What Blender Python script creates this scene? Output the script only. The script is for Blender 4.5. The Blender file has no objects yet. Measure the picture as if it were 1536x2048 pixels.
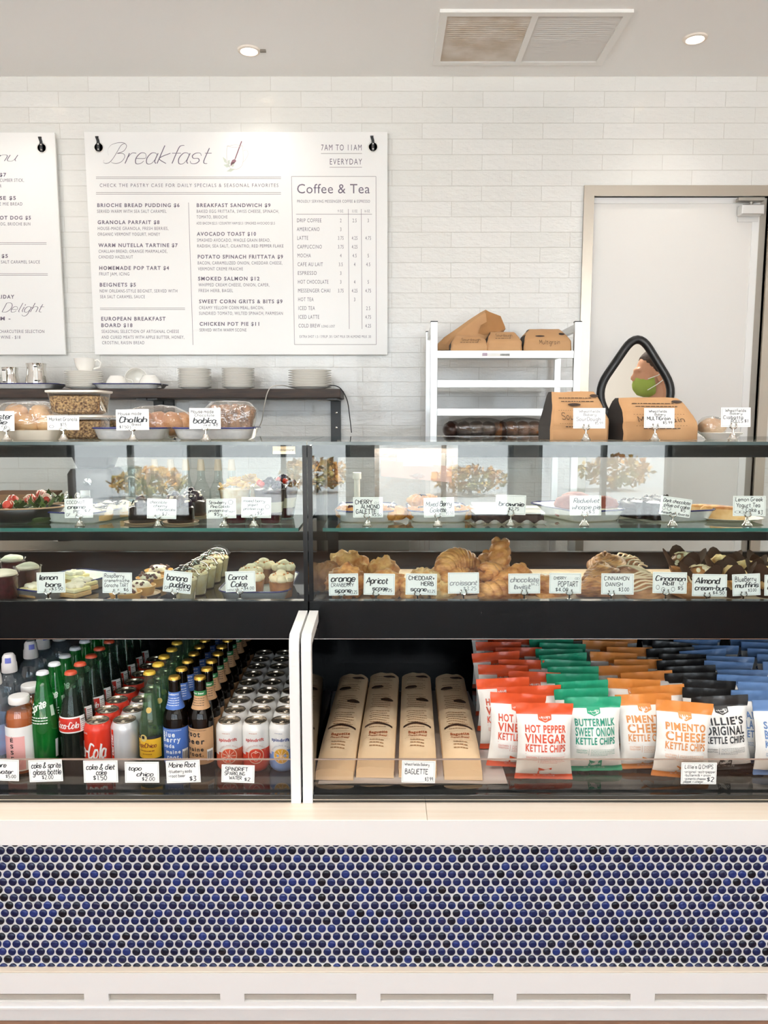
import bpy, math, random
from mathutils import Vector, Matrix, noise, Euler

# ---------------------------------------------------------------- camera, world, light
F, PITCH, CAMH = 1540.0, math.radians(6.9), 1.36      # focal length in px of the 1536 x 2048 frame
scene = bpy.context.scene
COL = scene.collection
cam_d = bpy.data.cameras.new('camera'); cam = bpy.data.objects.new('camera', cam_d); COL.objects.link(cam)
cam.location = (0, 0, CAMH); cam.rotation_euler = (math.pi / 2 - PITCH, 0, 0)
cam_d.sensor_fit = 'VERTICAL'; cam_d.sensor_height = 36; cam_d.lens = F / 2048 * 36
cam_d.clip_start = 0.02; scene.camera = cam
vs = scene.view_settings
vs.view_transform = 'Standard'; vs.look = 'None'; vs.gamma = 1; vs.use_curve_mapping = False
vs.exposure = 0.0
scene.cycles.use_denoising = True
scene.cycles.max_bounces = 10; scene.cycles.transparent_max_bounces = 32
scene.cycles.glossy_bounces = 5; scene.cycles.diffuse_bounces = 5; scene.cycles.transmission_bounces = 6
scene.cycles.caustics_reflective = False; scene.cycles.caustics_refractive = False
scene.cycles.sample_clamp_indirect = 6

world = bpy.data.worlds.new('sky'); scene.world = world; world.use_nodes = True
bg = world.node_tree.nodes['Background']
bg.inputs[0].default_value = (0.80, 0.91, 1.0, 1); bg.inputs[1].default_value = 6.4

def lamp(name, kind, loc, rot, energy, color=(1, 1, 1), **kw):
    d = bpy.data.lights.new(name, kind); d.energy = energy; d.color = color
    for k, v in kw.items(): setattr(d, k, v)
    o = bpy.data.objects.new(name, d); COL.objects.link(o); o.location = loc; o.rotation_euler = rot
    return o
R_ = math.radians
YW = -4.2                                             # the street windows stand behind the camera
WINDOWS = [(-3.3, -2.0), (-1.75, -0.35), (-0.1, 1.35), (1.6, 3.0)]
for x0, x1 in WINDOWS:                                # daylight portals in the window openings
    p_ = lamp('window_daylight', 'AREA', ((x0 + x1) / 2, YW - .02, 1.55), (math.pi / 2, 0, 0), 1, shape='RECTANGLE', size=x1 - x0, size_y=2.5)
    p_.data.cycles.is_portal = True
lamp('sun', 'SUN', (0, -12, 9), (0, R_(38), 0), 135, (1, .97, .93), angle=.01)   # high side sun added for ceiling bounce; lights the street, not the shop
WARM = (1.0, 0.95, 0.88)

# ---------------------------------------------------------------- helpers
def ray(px, py):
    a, b = (px - 768) / F, (1024 - py) / F
    return Vector((a, math.cos(PITCH) + b * math.sin(PITCH), -math.sin(PITCH) + b * math.cos(PITCH)))
def at(px, py, Y):                                    # the point seen at a pixel, at distance Y
    d = ray(px, py); return Vector((0, 0, CAMH)) + d * (Y / d.y)
def atz(px, py, Z):
    d = ray(px, py); return Vector((0, 0, CAMH)) + d * ((Z - CAMH) / d.z)
def X(px, Y, z): return (px - 768) / F * (Y * math.cos(PITCH) + (CAMH - z) * math.sin(PITCH))
R = math.radians
def hexc(h):
    h = h.lstrip('#'); c = [int(h[i:i + 2], 16) / 255 for i in (0, 2, 4)]
    return tuple(v / 12.92 if v <= .04045 else ((v + .055) / 1.055) ** 2.4 for v in c) + (1,)

MATS = {}
def mat(name, color='#ffffff', rough=.5, metal=0, spec=.5, color2=None, scale=40, bump=0, bscale=None, coat=0, emit=0, stretch=(1, 1, 1), detail=4, trans=0, sss=0):
    if name in MATS: return MATS[name]
    m = bpy.data.materials.new(name); m.use_nodes = True; MATS[name] = m
    nt = m.node_tree; b = nt.nodes['Principled BSDF']; N = nt.nodes.new; L = nt.links.new
    b.inputs['Base Color'].default_value = hexc(color); b.inputs['Roughness'].default_value = rough
    b.inputs['Metallic'].default_value = metal; b.inputs['Specular IOR Level'].default_value = spec
    b.inputs['Coat Weight'].default_value = coat
    if sss: b.inputs['Subsurface Weight'].default_value = sss; b.inputs['Subsurface Radius'].default_value = (.01, .005, .003)
    if emit: b.inputs['Emission Color'].default_value = hexc(color); b.inputs['Emission Strength'].default_value = emit
    if color2 or bump:
        tc = N('ShaderNodeTexCoord'); mp = N('ShaderNodeMapping'); mp.inputs['Scale'].default_value = stretch
        L(tc.outputs['Object'], mp.inputs['Vector'])
        nz = N('ShaderNodeTexNoise'); nz.inputs['Scale'].default_value = scale; nz.inputs['Detail'].default_value = detail
        L(mp.outputs['Vector'], nz.inputs['Vector'])
        if color2:
            r = N('ShaderNodeValToRGB'); r.color_ramp.elements[0].position = .35; r.color_ramp.elements[1].position = .65
            r.color_ramp.elements[0].color = hexc(color); r.color_ramp.elements[1].color = hexc(color2)
            L(nz.outputs['Fac'], r.inputs['Fac']); L(r.outputs['Color'], b.inputs['Base Color'])
        if bump:
            bn = nz
            if bscale:
                bn = N('ShaderNodeTexNoise'); bn.inputs['Scale'].default_value = bscale; bn.inputs['Detail'].default_value = detail
                L(mp.outputs['Vector'], bn.inputs['Vector'])
            bp = N('ShaderNodeBump'); bp.inputs['Strength'].default_value = 1; bp.inputs['Distance'].default_value = bump
            L(bn.outputs['Fac'], bp.inputs['Height']); L(bp.outputs['Normal'], b.inputs['Normal'])
    return m
def glass(name, tint='#ffffff', refl=1.0, rough=0.0, body=None, bodyamt=0.0, bump=0, bscale=60):
    """thin glass or film: clear with a Fresnel mirror; body mixes in some coloured diffuse"""
    if name in MATS: return MATS[name]
    m = bpy.data.materials.new(name); m.use_nodes = True; MATS[name] = m
    nt = m.node_tree; nt.nodes.clear(); N = nt.nodes.new; L = nt.links.new
    out = N('ShaderNodeOutputMaterial'); mix = N('ShaderNodeMixShader'); tr = N('ShaderNodeBsdfTransparent'); gl = N('ShaderNodeBsdfGlossy')
    tr.inputs[0].default_value = hexc(tint); gl.inputs['Roughness'].default_value = rough
    lw = N('ShaderNodeLayerWeight'); lw.inputs['Blend'].default_value = .5
    pw = N('ShaderNodeMath'); pw.operation = 'POWER'; pw.inputs[1].default_value = 5
    ma = N('ShaderNodeMath'); ma.operation = 'MULTIPLY_ADD'; ma.inputs[1].default_value = .96 * refl; ma.inputs[2].default_value = .042 * refl
    ma.use_clamp = True
    L(lw.outputs['Facing'], pw.inputs[0]); L(pw.outputs[0], ma.inputs[0]); L(ma.outputs[0], mix.inputs[0])
    base = tr.outputs[0]
    if body:
        df = N('ShaderNodeBsdfDiffuse'); df.inputs[0].default_value = hexc(body)
        mb = N('ShaderNodeMixShader'); mb.inputs[0].default_value = bodyamt
        L(tr.outputs[0], mb.inputs[1]); L(df.outputs[0], mb.inputs[2]); base = mb.outputs[0]
    L(base, mix.inputs[1]); L(gl.outputs[0], mix.inputs[2]); L(mix.outputs[0], out.inputs[0])
    if bump:
        tc = N('ShaderNodeTexCoord'); nz = N('ShaderNodeTexNoise'); nz.inputs['Scale'].default_value = bscale; nz.inputs['Detail'].default_value = 3
        bp = N('ShaderNodeBump'); bp.inputs['Strength'].default_value = 1; bp.inputs['Distance'].default_value = bump
        L(tc.outputs['Object'], nz.inputs['Vector']); L(nz.outputs['Fac'], bp.inputs['Height']); L(bp.outputs['Normal'], gl.inputs['Normal']); L(bp.outputs['Normal'], lw.inputs['Normal'])
    return m

class MB:
    """collects vertices and faces of ONE mesh"""
    def __init__(s): s.v, s.f, s.m = [], [], []
    def add(s, vs, fs, m=0, M=None):
        k = len(s.v); s.v += [(M @ Vector(q) if M else Vector(q)) for q in vs]
        s.f += [tuple(i + k for i in q) for q in fs]; s.m += [m] * len(fs); return s
    def box(s, x0, x1, y0, y1, z0, z1, m=0, M=None):
        v = [(x, y, z) for z in (z0, z1) for x, y in ((x0, y0), (x1, y0), (x1, y1), (x0, y1))]
        return s.add(v, [(3, 2, 1, 0), (4, 5, 6, 7), (0, 1, 5, 4), (1, 2, 6, 5), (2, 3, 7, 6), (3, 0, 4, 7)], m, M)
    def loft(s, loops, m=0, caps=True, closed=True, M=None):
        n = len(loops[0]); v = [p for l in loops for p in l]; f = []
        for i in range(len(loops) - 1):
            for j in range(n if closed else n - 1):
                a, b = i * n + j, i * n + (j + 1) % n
                f.append((a, b, b + n, a + n))
        if caps: f.append(tuple(reversed(range(n)))); f.append(tuple(range((len(loops) - 1) * n, len(loops) * n)))
        return s.add(v, f, m, M)
    def lathe(s, prof, seg=24, m=0, c=(0, 0, 0), M=None, sx=1, sy=1, wob=None):
        loops = []
        for r, z in prof:
            loops.append([(c[0] + (r * (1 + (wob(a, z) if wob else 0))) * math.cos(a) * sx, c[1] + (r * (1 + (wob(a, z) if wob else 0))) * math.sin(a) * sy, c[2] + z)
                          for a in (2 * math.pi * j / seg for j in range(seg))])
        return s.loft(loops, m, caps=False, M=M)
    def tube(s, pts, r, seg=8, m=0, caps=True, M=None):
        pts = [Vector(p) for p in pts]; rs = r if isinstance(r, (list, tuple)) else [r] * len(pts)
        loops = []; up = Vector((0, 0, 1)); pu = None
        for i, p in enumerate(pts):
            t = (pts[min(i + 1, len(pts) - 1)] - pts[max(i - 1, 0)]).normalized()
            if pu is None: pu = t.cross(up if abs(t.z) < .9 else Vector((1, 0, 0))).normalized()
            else: pu = (pu - t * pu.dot(t)).normalized()
            w = t.cross(pu)
            loops.append([p + (pu * math.cos(a) + w * math.sin(a)) * rs[i] for a in (2 * math.pi * j / seg for j in range(seg))])
        return s.loft(loops, m, caps, M=M)
    def ring(s, pts, r, seg=6, m=0, M=None):           # closed tube along a planar loop
        pts = [Vector(p) for p in pts]; n = len(pts); nrm = Vector((0, 0, 0))
        for i in range(n): nrm += pts[i].cross(pts[(i + 1) % n])
        nrm.normalize(); loops = []
        for i in range(n):
            t = (pts[(i + 1) % n] - pts[i - 1]).normalized(); u = t.cross(nrm)
            loops.append([pts[i] + (u * math.cos(a) + nrm * math.sin(a)) * r for a in (2 * math.pi * j / seg for j in range(seg))])
        loops.append(loops[0]); return s.loft(loops, m, False, M=M)
    def rr(s, spec, m=0, n=5, caps=True, M=None, c=(0, 0)):  # rounded-rectangle loft: (half width, half depth, corner, z)
        return s.loft([[(c[0] + x, c[1] + y, z) for x, y in rrect(hw, hd, r, n)] for hw, hd, r, z in spec], m, caps, M=M)
    def grid(s, fn, nu, nv, m=0, M=None, mfn=None):
        v = [fn(i / nu, j / nv) for j in range(nv + 1) for i in range(nu + 1)]; k = len(s.f)
        f = [(j * (nu + 1) + i, j * (nu + 1) + i + 1, (j + 1) * (nu + 1) + i + 1, (j + 1) * (nu + 1) + i) for j in range(nv) for i in range(nu)]
        s.add(v, f, m, M)
        if mfn:
            for q in range(len(f)): s.m[k + q] = mfn((q % nu + .5) / nu, (q // nu + .5) / nv)
        return s
    def blob(s, c, r, seed=0, amp=.1, fr=1.0, nu=16, nv=10, m=0, flat=None, M=None, rot=None):
        r = r if isinstance(r, (list, tuple)) else (r, r, r); o = Vector((seed * 7.31, seed * 3.7, seed * 1.9)); v = []
        E_ = Euler(rot).to_matrix() if rot else None
        for j in range(nv + 1):
            t = math.pi * j / nv
            for i in range(nu):
                a = 2 * math.pi * i / nu; d = Vector((math.sin(t) * math.cos(a), math.sin(t) * math.sin(a), -math.cos(t)))
                k = 1 + amp * noise.noise(d * 1.6 * fr + o) + amp * .5 * noise.noise(d * 4 * fr + o)
                p = Vector((d.x * r[0] * k, d.y * r[1] * k, d.z * r[2] * k))
                if E_: p = E_ @ p
                p = p + Vector(c)
                if flat is not None and p.z < flat: p.z = flat
                v.append(p)
        f = [(j * nu + i, j * nu + (i + 1) % nu, (j + 1) * nu + (i + 1) % nu, (j + 1) * nu + i) for j in range(nv) for i in range(nu)]
        return s.add(v, f, m, M)
    def prism(s, pts, y0, y1, m=0, M=None):            # outline in XZ, pushed along Y
        n = len(pts); v = [(x, y0, z) for x, z in pts] + [(x, y1, z) for x, z in pts]
        f = [tuple(range(n)), tuple(reversed(range(n, 2 * n)))] + [(i, i + n, (i + 1) % n + n, (i + 1) % n) for i in range(n)]
        return s.add(v, f, m, M)
def rrect(hw, hd, r, n=5):
    r = min(r, hw, hd); p = []
    for cx, cy, a0 in ((hw - r, hd - r, 0), (-hw + r, hd - r, 90), (-hw + r, -hd + r, 180), (hw - r, -hd + r, 270)):
        for i in range(n + 1):
            a = R(a0 + 90 * i / n); p.append((cx + r * math.cos(a), cy + r * math.sin(a)))
    return p
def put(o, parent):
    COL.objects.link(o)
    if parent is not None: o.parent = parent
    return o
def obj(name, mb, mats, parent=None, loc=(0, 0, 0), rot=(0, 0, 0), ang=40, bevel=0, smooth=True, label=None):
    me = bpy.data.meshes.new(name); me.from_pydata([tuple(v) for v in mb.v], [], mb.f)
    for m in (mats if isinstance(mats, (list, tuple)) else [mats]): me.materials.append(m)
    me.polygons.foreach_set('material_index', mb.m)
    if smooth:
        me.polygons.foreach_set('use_smooth', [True] * len(mb.f)); me.set_sharp_from_angle(angle=R(ang))
    me.validate(); me.update()
    o = bpy.data.objects.new(name, me); o.location = loc; o.rotation_euler = rot
    if bevel:
        b = o.modifiers.new('soft_edge', 'BEVEL'); b.width = bevel; b.segments = 2; b.limit_method = 'ANGLE'; b.angle_limit = R(40); b.harden_normals = True
    if label: o['label'] = label
    return put(o, parent)
def tag(o, label, cat, group=None, kind=None):
    o['label'] = label; o['category'] = cat
    if group: o['group'] = group
    if kind: o['kind'] = kind
    return o
def struct(o): o['kind'] = 'structure'; return o
def thing(name, label, cat, loc=(0, 0, 0), rz=0, group=None):
    o = bpy.data.objects.new(name, None); o.empty_display_size = .02; o.location = loc; o.rotation_euler = (0, 0, rz)
    COL.objects.link(o); return tag(o, label, cat, group)
KIDS = {}
def kids(o): return [c for c in o.children]
def copy_tree(o, parent=None):
    c = o.copy(); COL.objects.link(c)
    if parent is not None: c.parent = parent
    for ch in list(o.children): copy_tree(ch, c)
    return c
FIRST = {}
def instance(key, make, loc, rot=(0, 0, 0), label=None, group=None, cat=None):
    """the first call builds the thing, later calls copy it and its parts"""
    if key not in FIRST: FIRST[key] = o = make()
    else: o = copy_tree(FIRST[key])
    o.location = loc; o.rotation_euler = rot
    if label: o['label'] = label
    if group: o['group'] = group
    if cat: o['category'] = cat
    return o
ORD = ['frontmost', 'second', 'third', 'fourth', 'fifth', 'sixth', 'seventh', 'eighth', 'ninth', 'tenth']

# ---------------------------------------------------------------- lettering: a printed face and a pen-stroke face
PRINT = {}
def build_print():
    chars = "ABCDEFGHIJKLMNOPQRSTUVWXYZabcdefghijklmnopqrstuvwxyz0123456789$&.,-/'!()+"
    tmp = []
    def mk(body, off):
        cu = bpy.data.curves.new('t', 'FONT'); cu.body = body; cu.size = 1; cu.resolution_u = 3; cu.offset = off; cu.fill_mode = 'FRONT'
        o = bpy.data.objects.new('t', cu); COL.objects.link(o); tmp.append(o); return o
    items = [(w, c, mk(c, off), mk(c + 'I', off)) for w, off in (('r', 0.0), ('b', .028)) for c in chars]
    bars = {w: mk('I', off) for w, off in (('r', 0.0), ('b', .028))}
    bpy.context.view_layer.update(); dg = bpy.context.evaluated_depsgraph_get()
    def geo(o):
        me = bpy.data.meshes.new_from_object(o.evaluated_get(dg)); g = ([tuple(v.co[:2]) for v in me.vertices], [tuple(p.vertices) for p in me.polygons])
        bpy.data.meshes.remove(me); return g
    bw = {w: max(v[0] for v in geo(o)[0]) for w, o in bars.items()}
    cap = max(v[1] for v in geo(bars['r'])[0])
    for w, c, o, o2 in items:
        vs, fs = geo(o); adv = max(v[0] for v in geo(o2)[0]) - bw[w]
        PRINT[w, c] = ([(x / cap, y / cap) for x, y in vs], fs, adv / cap)
    for o in tmp:
        cu = o.data; bpy.data.objects.remove(o); bpy.data.curves.remove(cu)
build_print()
def printed(s, w='r', track=.06):
    V, Fc, x = [], [], 0
    for c in s:
        if (w, c) not in PRINT: x += .38 + track; continue
        vs, fs, adv = PRINT[w, c]; k = len(V)
        V += [(vx + x, vy) for vx, vy in vs]; Fc += [tuple(i + k for i in q) for q in fs]; x += adv + track
    return V, Fc, max(x - track, .01)
PEN = {k: (float(a), s) for k, a, s in (q.split('|') for q in """a|5.4|4g3h1h0f1d3d4f 4h4e5d
b|5|0k0e 0f1h3h4f3d1d0e
c|4.8|4g3h1h0f1d3d4e
d|5.4|4g3h1h0f1d3d4f 4k4e5d
e|4.8|0f4f4g3h1h0f1d3d4e
f|4|4k3k2j2d 0h4h
g|5|4g3h1h0f1d3d4f 4h4c3a1a0b
h|5|0k0d 0f1h3h4g4d
i|2.2|1h1e2d 1j1i
j|3|2h2b1a0b 2j2i
k|4.6|0k0d 4h0f4d
l|2.4|1k1e2d
m|7|0h0d 0g1h2h3g3d 3g4h5h6g6d
n|5|0h0d 0g1h3h4g4d
o|5|2h1h0f1d3d4f3h2h
p|5|0h0a 0f1h3h4f3d1d0e
q|5.4|4g3h1h0f1d3d4f 4h4a5b
r|3.8|0h0d 0f1h3h
s|5|4g3h1h0g1f3f4e3d1d0e
t|3.6|1j1e2d3d 0h3h
u|5.4|0h0e1d3d4f 4h4e5d
v|4.5|0h2d4h
w|6.5|0h1d3g5d6h
x|4.5|0h4d 4h0d
y|5|0h0f1e3e4f 4h4c3a1a0b
z|4.5|0h4h 4h0d 0d4d
A|6.5|0d3k 3k6d 1f5f
B|5.6|0k0d 0k3k4j3h0h 0h4h5f4d0d
C|5.6|5j3k1k0h0f1d3d5e
D|5.8|0k0d 0k3k5i5f3d0d
E|5.2|5k0k 0k0d 0d5d 0h4h
F|5|5k0k 0k0d 0h4h
G|6|5j3k1k0h0f1d3d5e5g 5g3g
H|5.8|0k0d 5k5d 0h5h
I|2|1k1d
J|4|3k3e2d1d0e
K|5.2|0k0d 5k0g 1g5d
L|4.6|0k0d 0d4d
M|7|0d0k 0k3f 3f6k 6k6d
N|6|0d0k 0k5d 5d5k
O|6|3k1k0h0f1d4d5f5h4k3k
P|5.4|0k0d 0k4k5i4h0g
Q|6|3k1k0h0f1d4d5f5h4k3k 3f6c
R|5.6|0k0d 0k4k5i4h0g 2g5d
S|5.6|5j4k1k0i1h4g5e4d1d0e
T|6|0k6k 3k3d
U|6|0k0e1d4d5e5k
V|6|0k3d 3d6k
W|8|0k2d 2d4i 4i6d 6d8k
X|5|0k5d 5k0d
Y|5.6|0k3g 6k3g 3g3d
Z|5|0k5k 5k0d 0d5d
0|5|2k0i0f2d4f4i2k
1|3|1j2k 2k2d
2|5|0j1k3k4i0d 0d4d
3|5|0k3k4j2h4f3d0d
4|5.4|3d3k 3k0f 0f5f
5|5|4k0k 0k0h3h4f3d0d
6|5|3k1i0f1d3d4f3g1g0f
7|5|0k4k 4k1d
8|5|2h0i1k3k4i2h0f1d3d4f2h
9|5|4i3k1k0i1h3h4i3d
$|5|4i3j1j0i1h3g4f3e1e0f 2k2d
&|6|5d1i2k3j0e1d3d5f
-|4|0g3g
.|1.6|0d0e
,|1.6|1e0c
+|5|0g4g 2i2e
'|1.4|0k0j
!|1.6|0k0f 0e0d
#|6|1k1d 3k3d 0i5i 0f5f
/|4|0d3k""".split('\n'))}
def smooth_path(p, n=4):
    if len(p) < 3: return p
    closed = p[0] == p[-1]; out = []; q = p[:-1] if closed else p; m = len(q)
    for i in range(m if closed else m - 1):
        g = (lambda k: q[k % m]) if closed else (lambda k: q[min(max(k, 0), m - 1)])
        a, b, c, d = g(i - 1), g(i), g(i + 1), g(i + 2)
        for j in range(n):
            t = j / n
            out.append(tuple(.5 * ((2 * b[k]) + (-a[k] + c[k]) * t + (2 * a[k] - 5 * b[k] + 4 * c[k] - d[k]) * t * t + (-a[k] + 3 * b[k] - 3 * c[k] + d[k]) * t ** 3) for k in (0, 1)))
    out.append(p[0] if closed else p[-1]); return out
def ribbon(paths, w, wd=0.0):
    """pen strokes as flat ribbons; wd adds width on down strokes"""
    V, Fc = [], []
    for p in paths:
        n = len(p)
        if n < 2: continue
        k = len(V)
        for i in range(n):
            a, b = p[max(i - 1, 0)], p[min(i + 1, n - 1)]; dx, dy = b[0] - a[0], b[1] - a[1]; l = math.hypot(dx, dy) or 1e-6
            h = (w + wd * abs(dy) / l * (dy < 0)) / 2; V += [(p[i][0] - dy / l * h, p[i][1] + dx / l * h), (p[i][0] + dy / l * h, p[i][1] - dx / l * h)]
        Fc += [(k + 2 * i, k + 2 * i + 1, k + 2 * i + 3, k + 2 * i + 2) for i in range(n - 1)]
    return V, Fc
def penned(s, w=.11, wd=.0, slant=0.0, join=False, smooth=4):
    paths, x = [], 0.0
    for c in s:
        if c not in PEN: x += 3; continue
        adv, st = PEN[c]
        for q in st.split():
            pts = [(int(q[i]) + x, ord(q[i + 1]) - 100) for i in range(0, len(q), 2)]
            pts = [((a + slant * b) / 7, b / 7) for a, b in pts]; paths.append(smooth_path(pts, smooth))
        x += adv + (0.1 if join else 1.1)
    V, Fc = ribbon(paths, w, wd); return V, Fc, max((x - 1) / 7, .1)
def lay(mb, g, fn, x0, x1, yb, h, m=0):
    """set lettering g between x0 and x1 on baseline yb with cap height h through a surface map fn"""
    V, Fc, W = g; k = (x1 - x0) / W
    mb.add([fn(x0 + x * k, yb + y * h) for x, y in V], Fc, m); return mb
def fix_up(mb, d):                                     # turn every face towards direction d
    for i, f in enumerate(mb.f):
        a, b, c = (mb.v[j] for j in f[:3])
        if (b - a).cross(c - a).dot(d) < 0: mb.f[i] = tuple(reversed(f))
    return mb
# ---------------------------------------------------------------- the room
YB = 3.65
ZCEIL = at(768, 153, YB).z
M_white = mat('white_paint', '#f1efeb', .45); M_ceil = mat('ceiling_paint', '#fdfcfa', .85)
M_steel = mat('brushed_steel', '#b9b0a3', .3, .9, bump=.0002, scale=60, stretch=(1, 1, 30)); M_chrome = mat('chrome', '#e4e2dd', .08, 1)
M_alu = mat('aluminium', '#e6e6e4', .35, .75); M_black = mat('black_plastic', '#101112', .3); M_blackmetal = mat('black_metal', '#15171a', .4)
M_por = mat('porcelain', '#f8f5ef', .12, coat=.5); M_card = mat('card_white', '#f7f6f2', .5); M_ink = mat('ink_black', '#17181c', .5)
M_kraft = mat('kraft_paper', '#b0855b', .75, color2='#bd9368', scale=6, bump=.0012, bscale=14)
M_kraftdk = mat('kraft_printed_black', '#1e1713', .7)

def tile_wall():
    m = bpy.data.materials.new('white_wall_tile'); m.use_nodes = True; nt = m.node_tree; b = nt.nodes['Principled BSDF']; N = nt.nodes.new; L = nt.links.new
    tc = N('ShaderNodeTexCoord'); sp = N('ShaderNodeSeparateXYZ'); L(tc.outputs['Object'], sp.inputs[0])
    P0 = at(541, 168, YB); P1 = at(541, 277.8, YB); RH = .0676; BW = .272
    def mth(op, a, bv):
        n = N('ShaderNodeMath'); n.operation = op; L(a, n.inputs[0]); n.inputs[1].default_value = bv; return n.outputs[0]
    cb = N('ShaderNodeCombineXYZ'); L(mth('SUBTRACT', sp.outputs[0], P0.x - BW * 40), cb.inputs[0]); L(mth('SUBTRACT', sp.outputs[2], P1.z - RH * 60), cb.inputs[1])
    br = N('ShaderNodeTexBrick'); L(cb.outputs[0], br.inputs['Vector'])
    br.inputs['Scale'].default_value = 1; br.inputs['Brick Width'].default_value = BW; br.inputs['Row Height'].default_value = RH
    br.inputs['Mortar Size'].default_value = .0011; br.inputs['Mortar Smooth'].default_value = .2; br.inputs['Bias'].default_value = 0
    br.inputs['Color1'].default_value = hexc('#eae9e5'); br.inputs['Color2'].default_value = hexc('#e5e4df'); br.inputs['Mortar'].default_value = hexc('#d9d6cf')
    br.offset = .5; L(br.outputs['Color'], b.inputs['Base Color'])
    b.inputs['Roughness'].default_value = .12; b.inputs['Coat Weight'].default_value = .3
    nz = N('ShaderNodeTexNoise'); nz.inputs['Scale'].default_value = 1; nz.inputs['Detail'].default_value = 3
    mp = N('ShaderNodeMapping'); mp.inputs['Scale'].default_value = (30, 30, 75); L(tc.outputs['Object'], mp.inputs['Vector']); L(mp.outputs[0], nz.inputs['Vector'])
    vo = N('ShaderNodeTexVoronoi'); vo.inputs['Scale'].default_value = 130; vo.inputs['Randomness'].default_value = .25; L(tc.outputs['Object'], vo.inputs['Vector'])
    ad = N('ShaderNodeMath'); ad.operation = 'MULTIPLY_ADD'; L(vo.outputs['Distance'], ad.inputs[0]); ad.inputs[1].default_value = .3; L(nz.outputs['Fac'], ad.inputs[2])
    inv = N('ShaderNodeMath'); inv.operation = 'MULTIPLY_ADD'; L(br.outputs['Fac'], inv.inputs[0]); inv.inputs[1].default_value = -1.2; L(ad.outputs[0], inv.inputs[2])
    bp = N('ShaderNodeBump'); bp.inputs['Strength'].default_value = 1; bp.inputs['Distance'].default_value = .0024
    L(inv.outputs[0], bp.inputs['Height']); L(bp.outputs['Normal'], b.inputs['Normal']); return m
M_tile = tile_wall()

M_wood_floor = mat('floor_boards', '#805a42', .4, color2='#8c664e', scale=3, stretch=(1, 14, 1))
f = struct(obj('floor', MB().box(-4, 4, YW - .3, 7, -.1, 0), M_wood_floor))
struct(obj('ceiling', MB().box(-4, 4, YW - .3, 7, ZCEIL, ZCEIL + .1), M_ceil))
DX0, DX1 = at(1184, 500, YB).x, at(1521, 480, YB).x; DZ = at(1300, 393, YB).z
w = MB().box(-4, DX0, YB, YB + .12, 0, ZCEIL).box(DX0, DX1 + .03, YB, YB + .12, DZ, ZCEIL).box(DX1 + .03, 4, YB, YB + .12, 0, ZCEIL)
struct(obj('wall_back', w, M_tile))
struct(obj('wall_left', MB().box(-4.1, -4, YW - .3, 7, 0, ZCEIL), M_white)); struct(obj('wall_right', MB().box(4, 4.1, YW - .3, 7, 0, ZCEIL), M_white))
M_pier = mat('street_wall_paint', '#b9b4ab', .7)
w = MB().box(-4, 4, YW - .2, YW, 0, .3).box(-4, 4, YW - .2, YW, 2.8, ZCEIL); xs = [-4] + [q for p in WINDOWS for q in p] + [4]
for a, b in zip(xs[::2], xs[1::2]): w.box(a, b, YW - .2, YW, .3, 2.8)
struct(obj('wall_front', w, M_pier))
for i, (a, b) in enumerate(WINDOWS):
    w = MB(); m_ = (a + b) / 2
    for q in (a + .025, m_, b - .025): w.box(q - .025, q + .025, YW - .14, YW - .06, .3, 2.8)
    for z in (.325, 2.1, 2.775): w.box(a, b, YW - .14, YW - .06, z - .025, z + .025)
    struct(obj('window_%d' % (i + 1), w, M_blackmetal))
# street outside, seen only as a reflection in the case glass
M_asph = mat('pale_concrete', '#d6d7d6', .9); struct(obj('ground', MB().box(-30, 30, -40, YW - .2, -.2, -.05), M_asph))
M_leaf = mat('autumn_leaves', '#b07a33', .8, color2='#6e6a2c', scale=3)
for i, (x, y, h) in enumerate(((-4.2, -10, .5), (-1.3, -11, .62), (1.6, -10.5, .5), (4.6, -11.5, .65))):
    t = thing('shrub', ['autumn coloured shrub out past the first street window', 'tallest autumn shrub seen mirrored in the case glass', 'low autumn shrub across the street parking', 'autumn shrub at the far end of the street'][i], 'shrub', (x, y, -.05))
    m_ = MB(); rng = random.Random(i)
    for k in range(420):
        d = Vector((rng.gauss(0, 1), rng.gauss(0, 1), rng.gauss(0, 1))).normalized() * rng.uniform(.6, 1.0); c = Vector((d.x * .75, d.y * .5, h * .6 + d.z * h * .5)); a, b_ = Vector((rng.uniform(-1, 1), rng.uniform(-1, 1), rng.uniform(-1, 1))) * .07, Vector((rng.uniform(-1, 1), rng.uniform(-1, 1), rng.uniform(-1, 1))) * .06
        m_.add([c - a, c + b_, c + a, c - b_], [(0, 1, 2, 3)])
    obj('foliage', m_, M_leaf, t, smooth=False)
    obj('stem', MB().tube([(0, 0, 0), (0, 0, h * .6)], .04), mat('bark', '#4a382a', .9), t)

# kitchen behind the swing door
struct(obj('wall_kitchen_rear', MB().box(-.4, 4, 6.6, 6.7, 0, ZCEIL), M_white)); struct(obj('wall_kitchen_side', MB().box(-.4, -.3, YB + .12, 6.6, 0, ZCEIL), M_white))
t = thing('kitchen_light', 'flat ceiling light in the kitchen behind the door', 'light', (1.2, 5.0, ZCEIL))
obj('frame', MB().box(-.32, .32, -.32, .32, -.03, 0), M_white, t); obj('diffuser', MB().box(-.29, .29, -.29, .29, -.034, -.029), mat('diffuser_glow', '#fff6ea', emit=6), t)
lamp('kitchen_lamp', 'AREA', (1.2, 5.0, ZCEIL - .05), (0, 0, 0), 55, (1, .95, .88), shape='SQUARE', size=.55)

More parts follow.
